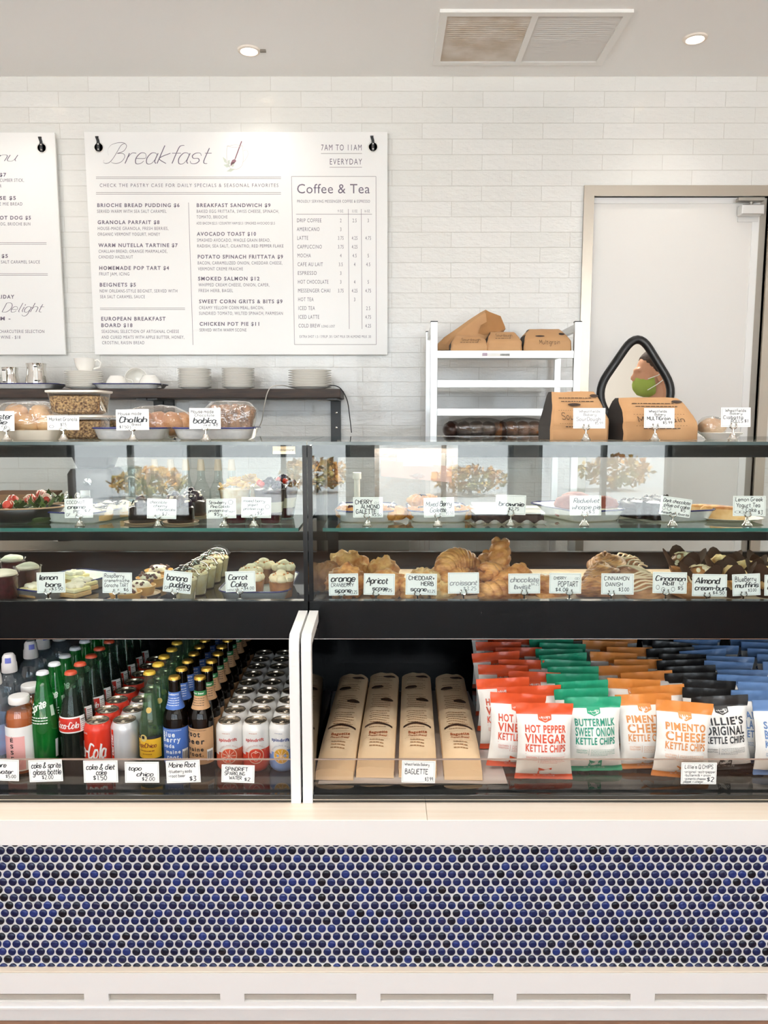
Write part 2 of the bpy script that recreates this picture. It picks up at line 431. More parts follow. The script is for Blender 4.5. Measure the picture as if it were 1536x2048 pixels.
# steel door frame, door with kite window
FO = .046; fr = MB()
xr_ = DX1 + .03
for q in ([(DX0 - FO, 0), (DX0, 0), (DX0, DZ), (DX0 - FO, DZ + FO)], [(DX0 - FO, DZ + FO), (DX0, DZ), (xr_, DZ), (xr_ + FO, DZ + FO)], [(xr_, 0), (xr_ + FO, 0), (xr_ + FO, DZ + FO), (xr_, DZ)]): fr.prism(q, YB - .012, YB + .14)
struct(obj('trim_1', fr, M_steel, smooth=False))
door = bpy.data.objects.new('door_1', None); door.location = (DX0, YB + .02, 0); COL.objects.link(door); struct(door)
ctr = at(1271, 787, YB + .02); ap = at(1273, 660, YB + .02); sd = at(1200, 787, YB + .02)
hh, hw = ap.z - ctr.z, ctr.x - sd.x; cx, cz = ctr.x - DX0, ctr.z
def kite(k):
    c = [Vector((0, hh * k)), Vector((-hw * 1.16 * k, 0)), Vector((0, -hh * k)), Vector((hw * 1.16 * k, 0))]; out = []
    for i in range(4):
        a, b, d = c[i - 1], c[i], c[(i + 1) % 4]; s_ = b.lerp(a, .3); e_ = b.lerp(d, .3)
        for j in range(9):
            t_ = j / 8; out.append((1 - t_) ** 2 * s_ + 2 * t_ * (1 - t_) * b + t_ * t_ * e_)
    return out
K = kite(1.0)
def radial(a):
    d = Vector((math.cos(a), math.sin(a))); best = 0
    for i in range(len(K)):
        p, q = K[i], K[(i + 1) % len(K)]; e = q - p; den = d.x * e.y - d.y * e.x
        if abs(den) < 1e-9: continue
        tt = (p.x * e.y - p.y * e.x) / den; u = (p.x * d.y - p.y * d.x) / den
        if tt > 0 and -.001 <= u <= 1.001: best = max(best, tt)
    return best
LW, LH = DX1 - DX0, DZ - .014
lx0, lx1, lz0, lz1 = .004 - cx, LW - cx, .01 - cz, LH - cz
angs = sorted([2 * math.pi * i / 64 for i in range(64)] + [math.atan2(z, x) % (2 * math.pi) for x in (lx0, lx1) for z in (lz0, lz1)])
inn, outr = [], []
for a in angs:
    c_, s_ = math.cos(a), math.sin(a); r_ = radial(a); inn.append((cx + c_ * r_, cz + s_ * r_))
    t_ = min([(lx1 if c_ > 0 else lx0) / c_ if abs(c_) > 1e-9 else 1e9, (lz1 if s_ > 0 else lz0) / s_ if abs(s_) > 1e-9 else 1e9]); outr.append((cx + c_ * t_, cz + s_ * t_))
T = .042
obj('leaf', MB().loft([[(x, 0, z) for x, z in inn], [(x, 0, z) for x, z in outr], [(x, T, z) for x, z in outr], [(x, T, z) for x, z in inn], [(x, 0, z) for x, z in inn]], 0, False), mat('door_paint', '#eae7e2', .4), door, smooth=False)
gk = kite(1.0); obj('window_gasket', MB().ring([(cx + p.x, 0, cz + p.y) for p in gk], .02, 10), mat('black_rubber', '#0d0e10', .35), door)
obj('window_pane', MB().add([(cx + p.x, T / 2, cz + p.y) for p in gk], [tuple(range(len(gk)))]), glass('door_pane', '#f2f6f6', 1.2), door)
obj('top_strip', MB().box(.001, LW - .04, -.006, -.0005, LH - .012, DZ - .001), mat('edge_white', '#f6f5f2', .3), door); obj('hinge_strip', MB().box(LW - .003, LW + .0292, .001, .03, .01, LH + .012), mat('hinge_grey', '#a39b90', .45), door)
obj('edge_strip', MB().box(LW - .035, LW - .004, -.004, 0, .01, LH), mat('edge_white', '#f6f5f2', .3), door)
c0 = at(1478, 409, YB); cz1 = at(1478, 432, YB).z
cl = obj('door_closer', MB().box(c0.x - DX0, LW - .002, -.05, -.002, cz1, c0.z - .005), M_alu, door, bevel=.006)
obj('closer_plate', MB().box(c0.x - DX0 + .006, LW - .008, -.006, 0, cz1 - .022, cz1), M_alu, cl)
obj('closer_arm', MB().box(c0.x - DX0 - .02, LW - .01, -.06, -.03, DZ - .028, DZ - .014).tube([(c0.x - DX0 + .05, -.03, c0.z - .005), (c0.x - DX0 + .05, -.03, DZ - .02)], .009), mat('dark_steel', '#a8a49c', .35, .8), cl)

# person behind the door, seen through the kite window
px_ = X(1305, 4.3, 1.62)
per = MB(); E2 = lambda c, r: per.blob(c, r, 0, 0, 1, 20, 14)
HZ = at(768, 748, 4.3).z                              # middle of the head
E2((0.012, 0, HZ + .03), (.098, .078, .092)); E2((-.03, 0, HZ - .035), (.068, .062, .08)); E2((-.062, 0, HZ - .085), (.03, .034, .026))
E2((-.104, 0, HZ - .022), (.016, .012, .018)); E2((-.096, 0, HZ + .0), (.012, .011, .03)); E2((-.084, 0, HZ + .02), (.018, .05, .014))
for s_ in (-1, 1): E2((.018, s_ * .074, HZ - .018), (.018, .012, .033))
per.tube([(.03, 0, HZ - .04), (.045, 0, HZ - .13), (.05, 0, HZ - .22)], [.06, .058, .075], 16)
per.loft([[(x * rx + ox, y * ry, z) for x, y in ((math.cos(2 * math.pi * k / 24), math.sin(2 * math.pi * k / 24)) for k in range(24))] for rx, ry, z, ox in
          ((.10, .15, .86, .04), (.115, .175, .95, .04), (.105, .155, 1.1, .04), (.12, .185, 1.28, .04), (.115, .2, HZ - .3, .04), (.09, .17, HZ - .23, .045), (.06, .07, HZ - .19, .05))])
for s_ in (-1, 1):
    per.tube([(.04, s_ * .18, HZ - .25), (.05, s_ * .235, 1.13), (-.03, s_ * .24, .9), (-.1, s_ * .22, .86)], [.055, .045, .035, .028], 12)
    per.blob((-.15, s_ * .22, .845), (.06, .04, .018)); per.tube([(.04, s_ * .09, .88), (.03, s_ * .095, .48), (.04, s_ * .1, .07)], [.088, .062, .042], 14); per.blob((-.02, s_ * .1, .04), (.125, .045, .04))
    for q in range(4): per.tube([(-.18, s_ * (.195 + .017 * q), .845), (-.24, s_ * (.195 + .017 * q), .835 - .01 * (q % 2))], [.009, .007], 8)
    per.tube([(-.12, s_ * .19, .845), (-.17, s_ * .165, .84)], [.011, .008], 8)
pers = obj('person', per, mat('skin', '#c79274', .5, sss=.1), None, (px_, 4.3, 0)); rm = pers.modifiers.new('skin', 'REMESH'); rm.mode = 'VOXEL'; rm.voxel_size = .009; rm.use_smooth_shade = True
tag(pers, 'person in profile with short dark hair and a green face mask behind the door window', 'person')
hm = MB().blob((.026, 0, HZ + .044), (.108, .088, .1), 3, .03, 1, 28, 20); 
hm.v = [Vector((max(v.x, -.076 + max(0, (HZ + .085 - v.z)) * .95), v.y, max(v.z, HZ - .075))) for v in hm.v]
obj('hair', hm, mat('hair', '#3a2a22', .8, bump=.002, scale=120), pers)
mk = MB().lathe([(0, -.05), (.02, -.046), (.045, -.03), (.06, .0), (.07, .05), (.068, .054)], 24, sx=1.1, M=Matrix.Translation((-.058, 0, HZ - .062)) @ Matrix.Rotation(R(78), 4, 'Y')); obj('face_mask', mk, mat('green_mask', '#98ae4c', .8), pers)
mm = MB()
for s_ in (-1, 1): mm.tube([(-.045, s_ * .064, HZ - .03), (.0, s_ * .084, HZ - .012), (.03, s_ * .083, HZ + .005)], .0025, 6).tube([(-.045, s_ * .064, HZ - .09), (.0, s_ * .082, HZ - .06), (.032, s_ * .083, HZ - .035)], .0025, 6)
obj('mask_loop', mm, mat('white_elastic', '#eeeeea', .7), pers)
sh = MB().loft([[(x * rx + .04, y * ry, z) for x, y in ((math.cos(2 * math.pi * k / 24), math.sin(2 * math.pi * k / 24)) for k in range(24))] for rx, ry, z in
                ((.12, .19, .84), (.115, .172, 1.1), (.132, .2, 1.28), (.128, .215, HZ - .29), (.105, .19, HZ - .21), (.075, .09, HZ - .165))], 0, False)
for s_ in (-1, 1): sh.tube([(.04, s_ * .17, HZ - .25), (.045, s_ * .215, 1.25), (.05, s_ * .238, 1.1)], [.07, .064, .058], 14)
obj('shirt', sh, mat('slate_cloth', '#4a4c55', .9), pers)
tr = MB()
for s_ in (-1, 1): tr.tube([(.04, s_ * .085, .92), (.03, s_ * .095, .48), (.04, s_ * .1, .06)], [.105, .078, .06], 14)
obj('trousers', tr, mat('dark_cloth', '#23252b', .9), pers)

# ceiling return grille and downlights
a_, b_, c_ = atz(877, 18, ZCEIL), atz(1272, 14, ZCEIL), atz(868, 125, ZCEIL)
vx0, vx1, vy0, vy1 = (a_.x + c_.x) / 2, b_.x - .003, c_.y, a_.y
if vy0 > vy1: vy0, vy1 = vy1, vy0
t = thing('air_return_grille', 'white twin-panel air return grille set in the ceiling', 'vent', ((vx0 + vx1) / 2, (vy0 + vy1) / 2, ZCEIL))
W2, D2 = (vx1 - vx0) / 2, (vy1 - vy0) / 2; m_ = MB(); e = .03
m_.box(-W2, W2, -D2, -D2 + e, -.012, 0).box(-W2, W2, D2 - e, D2, -.012, 0).box(-W2, -W2 + e, -D2 + e, D2 - e, -.012, 0).box(W2 - e, W2, -D2 + e, D2 - e, -.012, 0)
obj('frame', m_, M_white, t, smooth=False); obj('divider', MB().box(-.012, .012, -D2 + e, D2 - e, -.012, -.001), M_white, t)
for s_, q in ((-1, 'dusty'), (1, 'clean')):
    m_ = MB(); n = 24
    for i in range(n):
        y = -D2 + e + (2 * D2 - 2 * e) * (i + .5) / n; x0, x1 = sorted((s_ * .012, s_ * (W2 - e)))
        m_.add([(x0, y - .005, -.003), (x1, y - .005, -.003), (x1, y + .006, -.009), (x0, y + .006, -.009)], [(0, 1, 2, 3)])
    m_.box(x0, x1, -D2 + e, D2 - e, -.001, 0)
    o = obj('louvre_panel', m_, mat('louvre_' + q, '#d8d0c6' if s_ < 0 else '#dedcd8', .6, color2='#c0b2a0' if s_ < 0 else None, scale=9), t, smooth=False)
def downlight(x, y, lab, e):
    t = thing('recessed_downlight', lab, 'ceiling light', (x, y, ZCEIL))
    obj('trim_ring', MB().lathe([(.034, -.001), (.036, -.008), (.046, -.006), (.048, 0), (.034, 0)], 28), mat('warm_white_trim', '#f3e9dc', .5), t)
    obj('bulb', MB().lathe([(0, -.004), (.02, -.0035), (.034, -.0015), (.034, 0)], 24), mat('lamp_glow', '#ffe9cf', emit=9), t)
    lamp('downlight', 'SPOT', (x, y, ZCEIL - .02), (0, 0, 0), e, WARM, spot_size=R(120), spot_blend=.9, shadow_soft_size=.035); return t
dl = atz(498, 100, ZCEIL)
t = downlight(dl.x, dl.y, 'small lit recessed downlight above the breakfast menu board', 6)
obj('trim_clip', MB().box(.046, .07, -.006, .006, -.008, 0), mat('clip_grey', '#6d655c', .5), t)
for i, (x, y) in enumerate(((1.25, 3.3), (-1.6, 3.3), (-1.3, 1.9), (.3, 1.9), (1.6, 1.9))):
    downlight(x, y, ['recessed downlight above the kitchen door', 'recessed downlight above the pitchers on the shelf', 'recessed downlight above the cola bottles', 'recessed downlight above the baguettes', 'recessed downlight above the crisp bags'][i], 7 if i < 2 else 6)
for i, x in enumerate((-1.3, -.4, .5, 1.4)): downlight(x, .95, 'added fill downlight over the customer aisle, %s of four' % ['first', 'second', 'third', 'last'][i], 14)  # unseen downlights added to brighten the countertop and baguette bags
def fill_pendant(x, y, z, lab):                            # added opal globe lamps, out of view, to brighten wall and ceiling
    t = thing('added_pendant_lamp', lab, 'added fill lamp', (x, y, ZCEIL)); d = z - ZCEIL
    obj('canopy', MB().lathe([(0, -.02), (.05, -.018), (.055, 0)], 24), M_white, t); obj('cord', MB().tube([(0, 0, -.019), (0, 0, d + .11)], .003, 6), M_blackmetal, t)
    obj('socket', MB().lathe([(0, d + .125), (.025, d + .12), (.028, d + .092)], 16), M_blackmetal, t); obj('globe', MB().blob((0, 0, d), .1, 0, 0, 1, 24, 16), glass('opal_glass', '#fff8ee', .6, .2), t)
    lamp('fill_bulb', 'POINT', (x, y, z), (0, 0, 0), 29, (.87, .935, 1), shadow_soft_size=.07)
for i, x in enumerate((-1.7, -.6, 1.75)): fill_pendant(x, 1.0, 2.08, 'added opal fill globe over the customer aisle, %s of three' % ['first', 'second', 'last'][i])
# ---------------------------------------------------------------- menu boards
YM = 3.615
M_menu = mat('menu_board_white', '#f4f3f1', .35); M_mink = mat('menu_ink', '#5c5262', .6); M_thin = mat('menu_rule', '#8d8288', .6)
def mp(x, y): return at(x, y, YM - .0006)
def mline(mb, x0, y0, x1, y1, w=.9, m=0):
    d = Vector((x1 - x0, y1 - y0)).normalized() * w / 2
    return mb.add([mp(x0 - d.y, y0 + d.x), mp(x0 + d.y, y0 - d.x), mp(x1 + d.y, y1 - d.x), mp(x1 - d.y, y1 + d.x)], [(0, 1, 2, 3)], m)
def mtext(mb, s, x0, x1, yb, h, w='r', tr=.12, dy=0):
    V, Fc, W = printed(s, w, tr); k = (x1 - x0) / W
    return mb.add([mp(x0 + x * k, yb - y * h) for x, y in V], Fc)
def mpen(mb, s, x0, x1, yb, h, slant=.45, w=.09, wd=.09):
    V, Fc, W = penned(s, w, wd, slant, True); k = (x1 - x0) / W
    return mb.add([mp(x0 + x * k, yb - y * h) for x, y in V], Fc)
def mpath(mb, pts, w, wd=0):
    V, Fc = ribbon([smooth_path(pts, 6)], w, -wd); return mb.add([mp(x, y) for x, y in V], Fc)
def hook(x, y, par):
    c = at(x, y, YM); t = obj('mounting_clip', MB().box(-.006, .006, -.004, .0, -.03, .012).box(-.012, .002, -.003, .03, .0305, .034).add([(-.006, -.004, .0125), (.006, -.004, .0125), (.001, -.003, .03), (-.012, -.003, .03), (-.006, 0, .0125), (.006, 0, .0125), (.001, .002, .03), (-.012, .002, .03)], [(0, 1, 2, 3), (7, 6, 5, 4), (0, 3, 7, 4), (1, 5, 6, 2)]), M_blackmetal, par, c + Vector((0, -.002, 0)))
    obj('screw', MB().lathe([(0, .002), (.003, .0015), (.004, 0)], 10, M=Matrix.Rotation(R(90), 4, 'X')), M_chrome, t, (0, -.004, 0)); obj('screw', MB().lathe([(0, .002), (.003, .0015), (.004, 0)], 10, M=Matrix.Rotation(R(90), 4, 'X')), M_chrome, t, (0, -.004, -.022))
    obj('grommet', MB().lathe([(0, 0), (.019, 0), (.023, .0015), (.024, 0)], 24, M=Matrix.Rotation(R(90), 4, 'X')), mat('grommet_white', '#e3e1dd', .4), par, (c.x, YM, c.z - .012))
def board(x0, x1, y0, y1, lab):
    a, b, c, d = (at(x, y, YM) for x, y in ((x0, y0), (x1, y0), (x1 if x1 > 700 else x1 + 22, y1), (x0 + 22 if x0 > 0 else x0, y1)))
    vs_ = [Vector(q) for q in (a, b, c, d)]; vs_ += [q + Vector((0, .012, 0)) for q in vs_]
    o = obj('menu_board', MB().add(vs_, [(3, 2, 1, 0), (4, 5, 6, 7), (0, 1, 5, 4), (1, 2, 6, 5), (2, 3, 7, 6), (3, 0, 4, 7)]), M_menu, smooth=False); return tag(o, lab, 'menu board')
bd = board(168, 775, 264, 709, 'white breakfast menu board with coffee and tea prices')
ink = MB()
for s, x0, x1, yb, h in (("BRIOCHE BREAD PUDDING $6", 194, 359, 414, 7), ("GRANOLA PARFAIT $8", 195, 319, 448, 7), ("WARM NUTELLA TARTINE $7", 197, 355, 494, 7), ("HOMEMADE POP TART $4", 198, 338, 539.5, 7), ("BEIGNETS $5", 199, 272, 573, 7), ("EUROPEAN BREAKFAST", 202, 331, 641, 7), ("BOARD $18", 202, 265, 654, 7),
        ("BREAKFAST SANDWICH $9", 393, 541, 414, 7), ("AVOCADO TOAST $10", 394, 512, 471.3, 7), ("POTATO SPINACH FRITTATA $9", 395, 566, 517, 7), ("SMOKED SALMON $12", 396, 519, 560.8, 7), ("SWEET CORN GRITS & BITS $9", 398, 565, 606.4, 7), ("CHICKEN POT PIE $11", 399, 520, 651.3, 7)): mtext(ink, s, x0, x1, yb, h, 'b', .2)
for s, x0, x1, yb in (("SERVED WARM WITH SEA SALT CARAMEL", 194, 333, 425.7), ("HOUSE-MADE GRANOLA, FRESH BERRIES,", 195, 337, 460), ("ORGANIC VERMONT YOGURT, HONEY", 195, 320, 471.5), ("CHALLAH BREAD, ORANGE MARMALADE,", 197, 335, 505.6), ("CANDIED HAZELNUT", 197, 266, 517), ("FRUIT JAM, ICING", 198, 259, 551), ("NEW ORLEANS-STYLE BEIGNET, SERVED WITH", 199, 355, 585), ("SEA SALT CARAMEL SAUCE", 200, 290, 596.5), ("SEASONAL SELECTION OF ARTISANAL CHEESE", 203, 358, 666), ("AND CURED MEATS WITH APPLE BUTTER, HONEY,", 203, 369, 677.5), ("CROSTINI, RAISIN BREAD", 204, 289, 688.5),
        ("BAKED EGG FRITTATA, SWISS CHEESE, SPINACH,", 393, 558, 425.7), ("TOMATO, BRIOCHE", 393, 455, 437), ("SMASHED AVOCADO, WHOLE GRAIN BREAD,", 394, 541, 483.4), ("RADISH, SEA SALT, CILANTRO, RED PEPPER FLAKE", 394, 567, 495), ("BACON, CARAMELIZED ONION, CHEDDAR CHEESE,", 395, 565, 529), ("VERMONT CREME FRAICHE", 396, 486, 540.8), ("WHIPPED CREAM CHEESE, ONION, CAPER,", 397, 539, 572.8), ("FRESH HERB, BAGEL", 397, 466, 584.3), ("CREAMY YELLOW CORN MEAL, BACON,", 398, 528, 618.5), ("SUNDRIED TOMATO, WILTED SPINACH, PARMESAN", 398, 566, 629.7), ("SERVED WITH WARM SCONE", 399, 493, 663)): mtext(ink, s, x0, x1, yb, 6.2)
mtext(ink, "ADD BACON $2.5 / COUNTRY HAM $3.5 / SMASHED AVOCADO $3.5", 393, 550, 449, 5.2); mtext(ink, "CHECK THE PASTRY CASE FOR DAILY SPECIALS & SEASONAL FAVORITES", 199, 557, 374, 6.8, 'r', .22)
mtext(ink, "7AM TO 11AM", 642, 724, 300.7, 11.5, 'r', .2); mtext(ink, "EVERYDAY", 659, 724, 329, 11.5, 'r', .2); mtext(ink, "Coffee & Tea", 593, 740, 386.6, 18.5, 'r', .05)
mtext(ink, "PROUDLY SERVING MESSENGER COFFEE & ESPRESSO", 594, 740, 405.4, 5.6)
for s, x in (("9 OZ.", 681), ("12 OZ.", 709), ("16 OZ.", 734)): mtext(ink, s, x - 5.5, x + 6.5, 424.6, 5)
for i, (s, wd, a, b, c) in enumerate((("DRIP COFFEE", 49.5, "2", "2.5", "3"), ("AMERICANO", 45.5, "3", "", ""), ("LATTE", 22.5, "3.75", "4.25", "4.75"), ("CAPPUCCINO", 49.5, "3.75", "4.25", ""), ("MOCHA", 27, "4", "4.5", "5"), ("CAFE AU LAIT", 51, "3.5", "4", "4.5"), ("ESPRESSO", 38.5, "3", "", ""), ("HOT CHOCOLATE", 61.5, "3", "4", "5"), ("MESSENGER CHAI", 65, "3.75", "4.25", "4.75"), ("HOT TEA", 31, "", "3", ""), ("ICED TEA", 33.5, "", "", "2.5"), ("ICED LATTE", 42, "", "", "4.75"), ("COLD BREW", 43.5, "", "", "4.25"))):
    y = 444.5 + i * 17.55; x0 = 593.5 + i * .28; mtext(ink, s, x0, x0 + wd, y, 7.4)
    for q, xc in ((a, 681.5), (b, 709.3), (c, 736.5)):
        if q: L_ = len(q) * 3.2 - (1.2 if '.' in q else 0); mtext(ink, q, xc - L_ / 2, xc + L_ / 2, y, 7)
mtext(ink, "LONG LOST", 643, 670, 655, 4.8); mtext(ink, "EXTRA SHOT 1.5 / SYRUP .50 / OAT MILK OR ALMOND MILK .50", 599, 742, 675.6, 5)
zb = lambda p: [(x / 3.84, 240 + y / 3.84) for x, y in p]
for st in ([(960, 178), (930, 195), (905, 235), (875, 285), (845, 322), (815, 334), (793, 325), (800, 308)], [(835, 275), (828, 235), (850, 195), (900, 176), (950, 176), (972, 200), (950, 238), (900, 257)], [(900, 257), (945, 258), (958, 282), (935, 318), (895, 334), (860, 328), (850, 312)]): mpath(ink, zb(st), 1.0, .9)
mpen(ink, 'reakfast', 250, 413, 327, 36, .5, .03, .03)
fix_up(ink, Vector((0, -1, 0))); obj('lettering', ink, M_mink, bd, smooth=False)
ru = MB()
for y in (354, 357.2, 385, 388.3): mline(ru, 192, y, 562, y)
for y in (616, 619): mline(ru, 200, y, 370, y)
mline(ru, 377, 405, 386, 690); mline(ru, 642, 307, 724, 307); mline(ru, 659, 334.5, 724, 334.5)
for a, b in (((583, 353), (752, 353)), ((752, 353), (752.5, 689)), ((752.5, 689), (589, 689)), ((589, 689), (583, 353)), ((592, 428.5), (744, 428.5)), ((696.5, 418), (698.5, 658)), ((722.5, 418), (724, 658))): mline(ru, *a, *b)
fix_up(ru, Vector((0, -1, 0))); obj('ruled_lines', ru, M_thin, bd, smooth=False)
z2 = lambda p: [(380 + x / 3.657, 240 + y / 3.657) for x, y in p]
dr = MB()
for st in ([(272, 190), (268, 260), (280, 330), (310, 360), (355, 355), (385, 320), (388, 250), (385, 190)], [(272, 190), (330, 182), (385, 188)], [(272, 192), (330, 200), (385, 190)], [(390, 225), (415, 220), (425, 250), (405, 290), (385, 310)]): mpath(dr, z2(st), .8)
fix_up(dr, Vector((0, -1, 0))); obj('mug_drawing', dr, mat('pale_line', '#cfc9c4', .6), bd, smooth=False)
dr = MB(); sp = z2([(378, 155), (350, 230), (330, 285)]); mpath(dr, sp, 2.2); dr.add([mp(*q) for q in z2([(330, 285), (338, 300), (325, 315), (305, 330), (297, 338), (298, 315), (310, 292)])], [tuple(range(7))])
fix_up(dr, Vector((0, -1, 0))); obj('spoon_drawing', dr, mat('plum_ink', '#7a5560', .6), bd, smooth=False)
dr = MB()
for a, b, c, d in (((240, 270), (265, 290), (272, 320), (250, 305)), ((245, 328), (275, 322), (297, 338), (270, 348)), ((268, 375), (295, 355), (328, 358), (300, 378)), ((275, 300), (290, 290), (292, 320), (280, 330)), ((305, 315), (325, 310), (320, 340), (306, 345))): dr.add([mp(*q) for q in z2([a, b, c, d])], [(0, 1, 2, 3)])
fix_up(dr, Vector((0, -1, 0))); obj('leaf_drawing', dr, mat('pale_green_ink', '#c9cfc2', .6), bd, smooth=False)
hook(197, 289, bd); hook(746, 288, bd)
b2 = board(-260, 109, 265, 709, 'white menu board cut off by the picture edge, offering hot dog and charcuterie')
ink = MB()
for s, x0, x1, yb in (("$7", -1, 12, 353), ("CHEESE $5", -36, 32, 399.5), ("HOT DOG $5", -9, 62, 439), ("BEIGNETS $5", -62, 16, 515.5), ("FRIDAY", -11, 28, 597), ("3PM - 6PM -", -60, 21, 640.5)): mtext(ink, s, x0, x1, yb, 7, 'b', .2)
for s, x0, x1, yb in (("CUCUMBER STICK,", -10, 48, 363.5), ("CHEDDAR", -28, 3, 375), ("PAIN DE MIE BREAD", -28, 45, 411), ("HOT DOG, BRIOCHE BUN", -22, 61, 451), ("SEA SALT CARAMEL SAUCE", -13, 80, 527), ("CHEESE & CHARCUTERIE SELECTION", -38, 89, 666), ("GLASS OF WINE - $18", -36, 41, 677.5)): mtext(ink, s, x0, x1, yb, 6.2)
mpen(ink, 'Menu', -52, 30, 322, 21, .5, .03, .03); mpen(ink, 'Delight', 4, 82, 624, 18, .5, .04, .03)
fix_up(ink, Vector((0, -1, 0))); obj('lettering', ink, M_mink, b2, smooth=False)
ru = MB()
for y in (485.5, 488.5, 547.5, 550.5): mline(ru, -200, y, 93 + (y - 485) * .04, y)
fix_up(ru, Vector((0, -1, 0))); obj('ruled_lines', ru, M_thin, b2, smooth=False); hook(83, 290, b2)

# ---------------------------------------------------------------- wall shelf and crockery
YS = 3.35; ZS1, ZS0 = at(340, 777.5, YS).z, at(340, 796, YS).z
M_shelf = mat('dark_stained_wood', '#1f150f', .6, color2='#38261b', scale=5, stretch=(2, 20, 20), bump=.0008, bscale=8)
sx1 = X(681, YS, ZS0)
sh = obj('wall_shelf', MB().box(-2.4, sx1, YS, YB - .002, ZS0, ZS1), M_shelf, bevel=.003); tag(sh, 'long dark wooden wall shelf holding plates and trays', 'shelf')
for xa, xb in ((306, 346), (661, 681)):
    m_ = MB(); xa, xb = X(xa, 3.62, 1.45), X(xb, 3.62, 1.45)
    zl = at(660, 905, 3.62).z
    for q0, q1 in ([(xa, (xa + xb) / 2 - .002), ((xa + xb) / 2 + .002, xb)] if xb - xa > .06 else [(xa, xb)]): m_.box(q0, q1, 3.625, 3.648, zl, ZS0).box(q0, q1, YS + .02, 3.648, ZS0 - .008, ZS0)
    br = obj('bracket', m_, M_blackmetal, sh, bevel=.001)
    for zz in (.06, .13): obj('bolt', MB().lathe([(0, .004), (.005, .003), (.006, 0)], 10, M=Matrix.Rotation(R(90), 4, 'X')), M_chrome, br, (xb - .02, 3.624, ZS0 - zz))
def plate_mesh(r, h): return MB().lathe([(0, .002), (r * .55, .002), (r * .58, 0), (r * .64, 0), (r * .66, .003), (r * .99, h), (r, h + .0008), (r * .985, h + .0018), (r * .7, .0055), (r * .55, .0045), (0, .0045)], 40)
def stack(px, w, y0, y1, n, name, lab, grp, Y=3.46):
    z0 = ZS1 + .0005; r = w / 2 / F * (Y * math.cos(PITCH)); zt = at(px, y0, Y).z; step = (zt - z0 - .012) / (n - 1) if n > 1 else 0; x = X(px, Y, ZS1)
    for i in range(n):
        lb = '%s, %s' % (lab, 'at the bottom' if i == 0 else 'on the top' if i == n - 1 else '%s from the bottom' % ORD[i] if i < 9 else 'among the upper ones')
        o = instance('%s%.3f' % (name, r), lambda: tag(obj(name, plate_mesh(r, .0105), M_por, ang=60), 'p', 'plate'), (x + .0006 * math.sin(i * 2.3), Y, z0 + i * step), (0, 0, i * .7), lb, grp)
    return z0 + (n - 1) * step
stack(390, 66, 738, 777, 12, 'dinner_plate', 'white plate in the stack beside the tray of cups', 'plates beside the tray of cups')
stack(477, 65, 737, 777, 12, 'dinner_plate', 'white plate in the middle stack of the shelf', 'plates of the middle stack')
stack(620, 86, 741, 775, 8, 'dinner_plate', 'wide white plate in the stack at the shelf end', 'wide plates at the shelf end')
stack(-8, 60, 750, 777, 4, 'dinner_plate', 'white plate in the stack behind the small pitcher', 'plates behind the small pitcher', 3.56)
zs = stack(169, 73, 743, 777, 9, 'saucer', 'white saucer under the teacup', 'saucers under the teacup')
def cup_mesh(r, h): return MB().lathe([(0, .003), (r * .45, .003), (r * .5, 0), (r * .56, 0), (r * .66, .008), (r * .88, h * .45), (r, h), (r * .97, h + .001), (r * .93, h - .002), (r * .82, h * .45), (r * .5, .01), (0, .008)], 36)
def cup(lab, loc, rot, r=.046, h=.058):
    o = obj('teacup', cup_mesh(r, h), M_por, None, loc, rot, ang=60); tag(o, lab, 'cup')
    obj('handle', MB().tube([(r * .9, 0, h * .86), (r * 1.25, 0, h * .92), (r * 1.52, 0, h * .7), (r * 1.4, 0, h * .38), (r * .82, 0, h * .25)], .004, 8), M_por, o); return o
cup('white teacup upright on the stack of saucers', (X(170, 3.46, 1.6), 3.46, zs + .009), (0, 0, 0))
def tray(name, lab, cat, hw, hd, h, loc, rz=0, group=None):
    """white enamel tray with a blue rim"""
    k = .82
    o = obj(name, MB().rr([(hw * .2, hd * .2, .01, .0), (hw * k, hd * k, .03, 0), (hw * k + .006, hd * k + .006, .034, .004), (hw * .97, hd * .97, .04, h * .93), (hw, hd, .042, h), (hw * .955, hd * .955, .038, h * .93), (hw * k, hd * k, .03, .0045), (hw * .2, hd * .2, .01, .0045)], 0, 6), mat('white_enamel', '#f5f6f5', .18, color2='#eaecec', scale=70, coat=.4), None, loc, (0, 0, rz), ang=60)
    obj('rim', MB().ring([(x, y, h) for x, y in rrect(hw, hd, .042, 6)], .0024, 6), mat('blue_enamel', '#2b2f63', .25), o); return tag(o, lab, cat, group)
tray('enamel_tray', 'white blue-rimmed enamel tray under the steel pitchers', 'tray', .17, .09, .022, (X(48, 3.44, ZS1), 3.44, ZS1 + .0005)); 
tray('enamel_tray', 'white blue-rimmed enamel tray under the upturned cups', 'tray', .15, .09, .022, (X(262, 3.46, ZS1), 3.46, ZS1 + .0005))
def pitcher(px, w, y0, lab, hx):
    Y = 3.44; r = w / 2 / F * Y; z0 = ZS1 + .0065; h = at(px, y0, Y).z - z0
    o = obj('milk_pitcher', MB().lathe([(0, .002), (r * .95, 0), (r, .004), (r * .98, h * .3), (r * .86, h * .62), (r * .82, h * .8), (r * .9, h), (r * .88, h), (r * .8, h * .8), (r * .84, h * .6), (r * .95, h * .3), (r * .93, .006), (0, .006)], 32), M_chrome, None, (X(px, Y, ZS1), Y, z0), ang=50); tag(o, lab, 'pitcher')
    d = hx * r; obj('handle', MB().box(d - .008, d + .008, -r * 1.35, -r * 1.25, h * .25, h * .86).box(d - .008, d + .008, -r * 1.35, -r * .7, h * .8, h * .86).box(d - .008, d + .008, -r * 1.35, -r * .8, h * .25, h * .31), M_chrome, o, bevel=.001); return o
